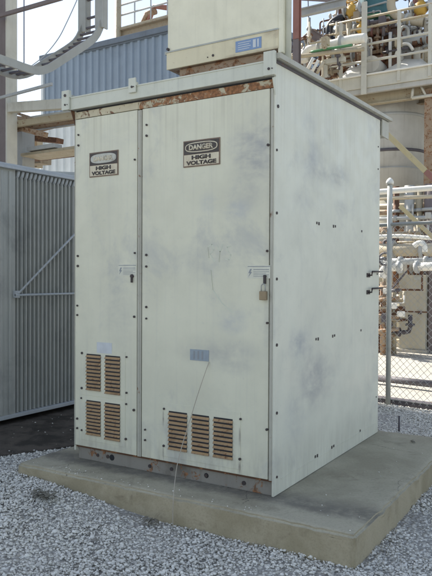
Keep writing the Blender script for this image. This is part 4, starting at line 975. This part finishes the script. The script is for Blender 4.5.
# long retaining wall and equipment behind, closing the view at ground level
rw = thing('containment_wall', 'low beige concrete containment wall at the back of the sunlit yard', 'wall', (-1, 10.6, -.14))
mb = MB(); mb.box((-6, 10.4, -.14), (4, 10.65, .62), .015); mb.build('wall', 'beige_wall', rw)
hp = thing('pump_house', 'brown grey corrugated pump house under the platform behind the pipes', 'building', (-1, 16, -.14))
mb = MB(); mb.box((-7, 15.2, -.14), (5, 18, 3.6)); mb.build('wall', 'beige_wall', hp)
mb = MB(); mb.corr((-7, 15.18), (5, 15.18), -.1, 3.55, .25, .04, (0, -1)); mb.build('cladding', 'beige_wall', hp)
mb = MB(); mb.box((-7.1, 15.0, 3.61), (5.1, 18.1, 3.75)); mb.build('roof', 'soffit', hp)
for i, (u, v, y, r, mt, lb) in enumerate((
    (383, 212, 10.2, .05, 'rusty_steel', 'rusty horizontal pipe above the fence rail, highest of the rusty group'),
    (383, 218, 10.0, .04, 'grey_pipe', 'grey horizontal pipe above the fence rail'),
    (383, 206, 10.3, .06, 'beige_pipe', 'beige horizontal pipe under the vessel base'),
    (383, 230, 10.2, .07, 'rusty_steel', 'rusty horizontal pipe right behind the fence top rail'),
    (383, 243, 10.4, .05, 'dark_rust', 'dark horizontal pipe above the thick beige pipe'))):
    pipe('pipe_run', [at(u-14, v+1, 1, y), at(448, v-1, 1, y)], r, mt, lb, flanges=(.35, .8))
mb = MB(); a = at(420, 300, 1, 10.0)
for u, r, mt, lb in ((409, .1, 'vessel', 'grey vertical pipe below the vessel, behind the tan stair rail'), (419, .07, 'tan_steel', 'tan vertical pipe below the vessel near the right edge'), (396, .06, 'dark_rust', 'dark vertical pipe below the vessel next to the fence post'), (430, .12, 'purple_steel', 'dark maroon vertical pipe at the right edge')):
    a = at(u, 240, 1, 10.15); pipe('vertical_pipe', [(a.x, 10.15, .6), (a.x, 10.15, 3.15)], r, mt, lb, flanges=(.4, .8))
# low pipe and slab edges on the sunlit yard
pipe('ground_pipe', [at(372, 377.5, 1, 5.2), at(445, 385.5, 1, 4.95)], .045, 'dark_steel', 'dark low pipe running across the yard just behind the fence')
pipe('ground_pipe', [at(372, 340, 1, 9.75), at(450, 341, 1, 9.75)], .03, 'beige_pipe', 'thin beige pipe along the back edge of the yard')
for k, x in enumerate((-.6, .3, 1.2, 2.1)):
    pass

def tangle(name, boxes, label, seed):
    rd = random.Random(seed); mats = ['white_pipe', 'grey_pipe', 'beige_pipe', 'rusty_steel', 'dark_rust', 'vessel', 'tan_steel', 'dark_steel', 'soffit', 'dark_steel', 'dark_rust']
    bm = MB()
    for (u0, u1, v0, v1, y0, y1, n) in boxes:
        for _ in range(n):
            y = rd.uniform(y0, y1); p = at(rd.uniform(u0, u1), rd.uniform(v0, v1), 1, y); pts = [p]
            for k in range(rd.randint(2, 5)):
                ax = rd.choice('xzzxy'); l = rd.uniform(.12, .5)*rd.choice((-1, 1)); q = pts[-1].copy()
                if ax == 'x': q.x += l
                elif ax == 'z': q.z += l
                else: q.y += l*.4
                pts.append(q)
            r = rd.choice((.014, .018, .022, .03, .04)); f0 = len(bm.bm.faces)
            out = [pts[0]]
            for a_, b_, c_ in zip(pts, pts[1:], pts[2:]):
                d1, d2 = (a_-b_), (c_-b_)
                if d1.length < 1e-4 or d2.length < 1e-4 or abs(d1.normalized().dot(d2.normalized())) > .98: continue
                out += [b_+d1.normalized()*min(r*2.2, d1.length*.4), b_+(d1.normalized()+d2.normalized())*r*.55, b_+d2.normalized()*min(r*2.2, d2.length*.4)]
            out.append(pts[-1]); bm.tube(out, r, 8)
            for a_, b_ in zip(pts, pts[1:]):
                if rd.random() < .6 and (b_-a_).length > .1: c_ = a_.lerp(b_, rd.uniform(.3, .7)); d = (b_-a_).normalized(); bm.tube([c_-d*.02, c_+d*.02], r*2.1, 10)
            if rd.random() < .35:
                c_ = pts[len(pts)//2]; h = rd.uniform(.04, .08); t0 = Vector((h, h, h*1.2)); bm.box(c_-t0, c_+t0, .012)
            mi = rd.randrange(len(mats)); bm.bm.faces.ensure_lookup_table()
            for f in list(bm.bm.faces)[f0:]: f.material_index = mi
    o = bm.build(name, mats[0], label=label, cat='pipework', kind='stuff')
    for m_ in mats[1:]: o.data.materials.append(M[m_])
tangle('small_pipework', [(290, 345, 38, 82, 9.9, 12.5, 40), (330, 364, 14, 74, 11.3, 13, 34), (364, 392, 20, 60, 11.3, 11.9, 8), (390, 434, 20, 70, 11.3, 13, 45)], 'tangle of thin pipes and fittings crowding the elevated platform', 3)
tangle('small_pipework', [(376, 436, 214, 268, 8.6, 10.1, 12), (374, 390, 284, 338, 8.3, 9.0, 13), (426, 440, 240, 335, 9, 10, 8)], 'tangle of thin pipes behind the chain link fence at yard level', 5)

# ------------------------------------------------------------------ light
SUN_AZ = math.atan2(.24, -.97)   # direction towards the sun (x, y)
EL = math.radians(42)
sd = Vector((math.cos(SUN_AZ)*math.cos(EL), math.sin(SUN_AZ)*math.cos(EL), math.sin(EL)))
sl = bpy.data.lights.new('sun', 'SUN'); sl.energy = 4.2; sl.angle = math.radians(.53); sl.color = (1, .95, .87)
so = bpy.data.objects.new('sun', sl); C.objects.link(so); so.rotation_euler = sd.to_track_quat('Z', 'Y').to_euler()
w = bpy.data.worlds.new('World'); S.world = w; w.use_nodes = True; nt = w.node_tree
sky = nt.nodes.new('ShaderNodeTexSky'); sky.sky_type = 'NISHITA'; sky.sun_disc = False
sky.sun_elevation = EL; sky.sun_rotation = math.atan2(sd.x, sd.y); sky.air_density = 1; sky.dust_density = .6; sky.ozone_density = 1
bg = nt.nodes['Background']; bg.inputs[1].default_value = .10; hs = nt.nodes.new('ShaderNodeHueSaturation'); hs.inputs['Saturation'].default_value = .67; hs.inputs['Value'].default_value = 1.0
nt.links.new(sky.outputs[0], hs.inputs['Color']); nt.links.new(hs.outputs[0], bg.inputs[0])
S.view_settings.view_transform = 'Standard'; S.view_settings.look = 'None'; S.view_settings.gamma = 1; S.view_settings.use_curve_mapping = False
S.view_settings.exposure = 1.12
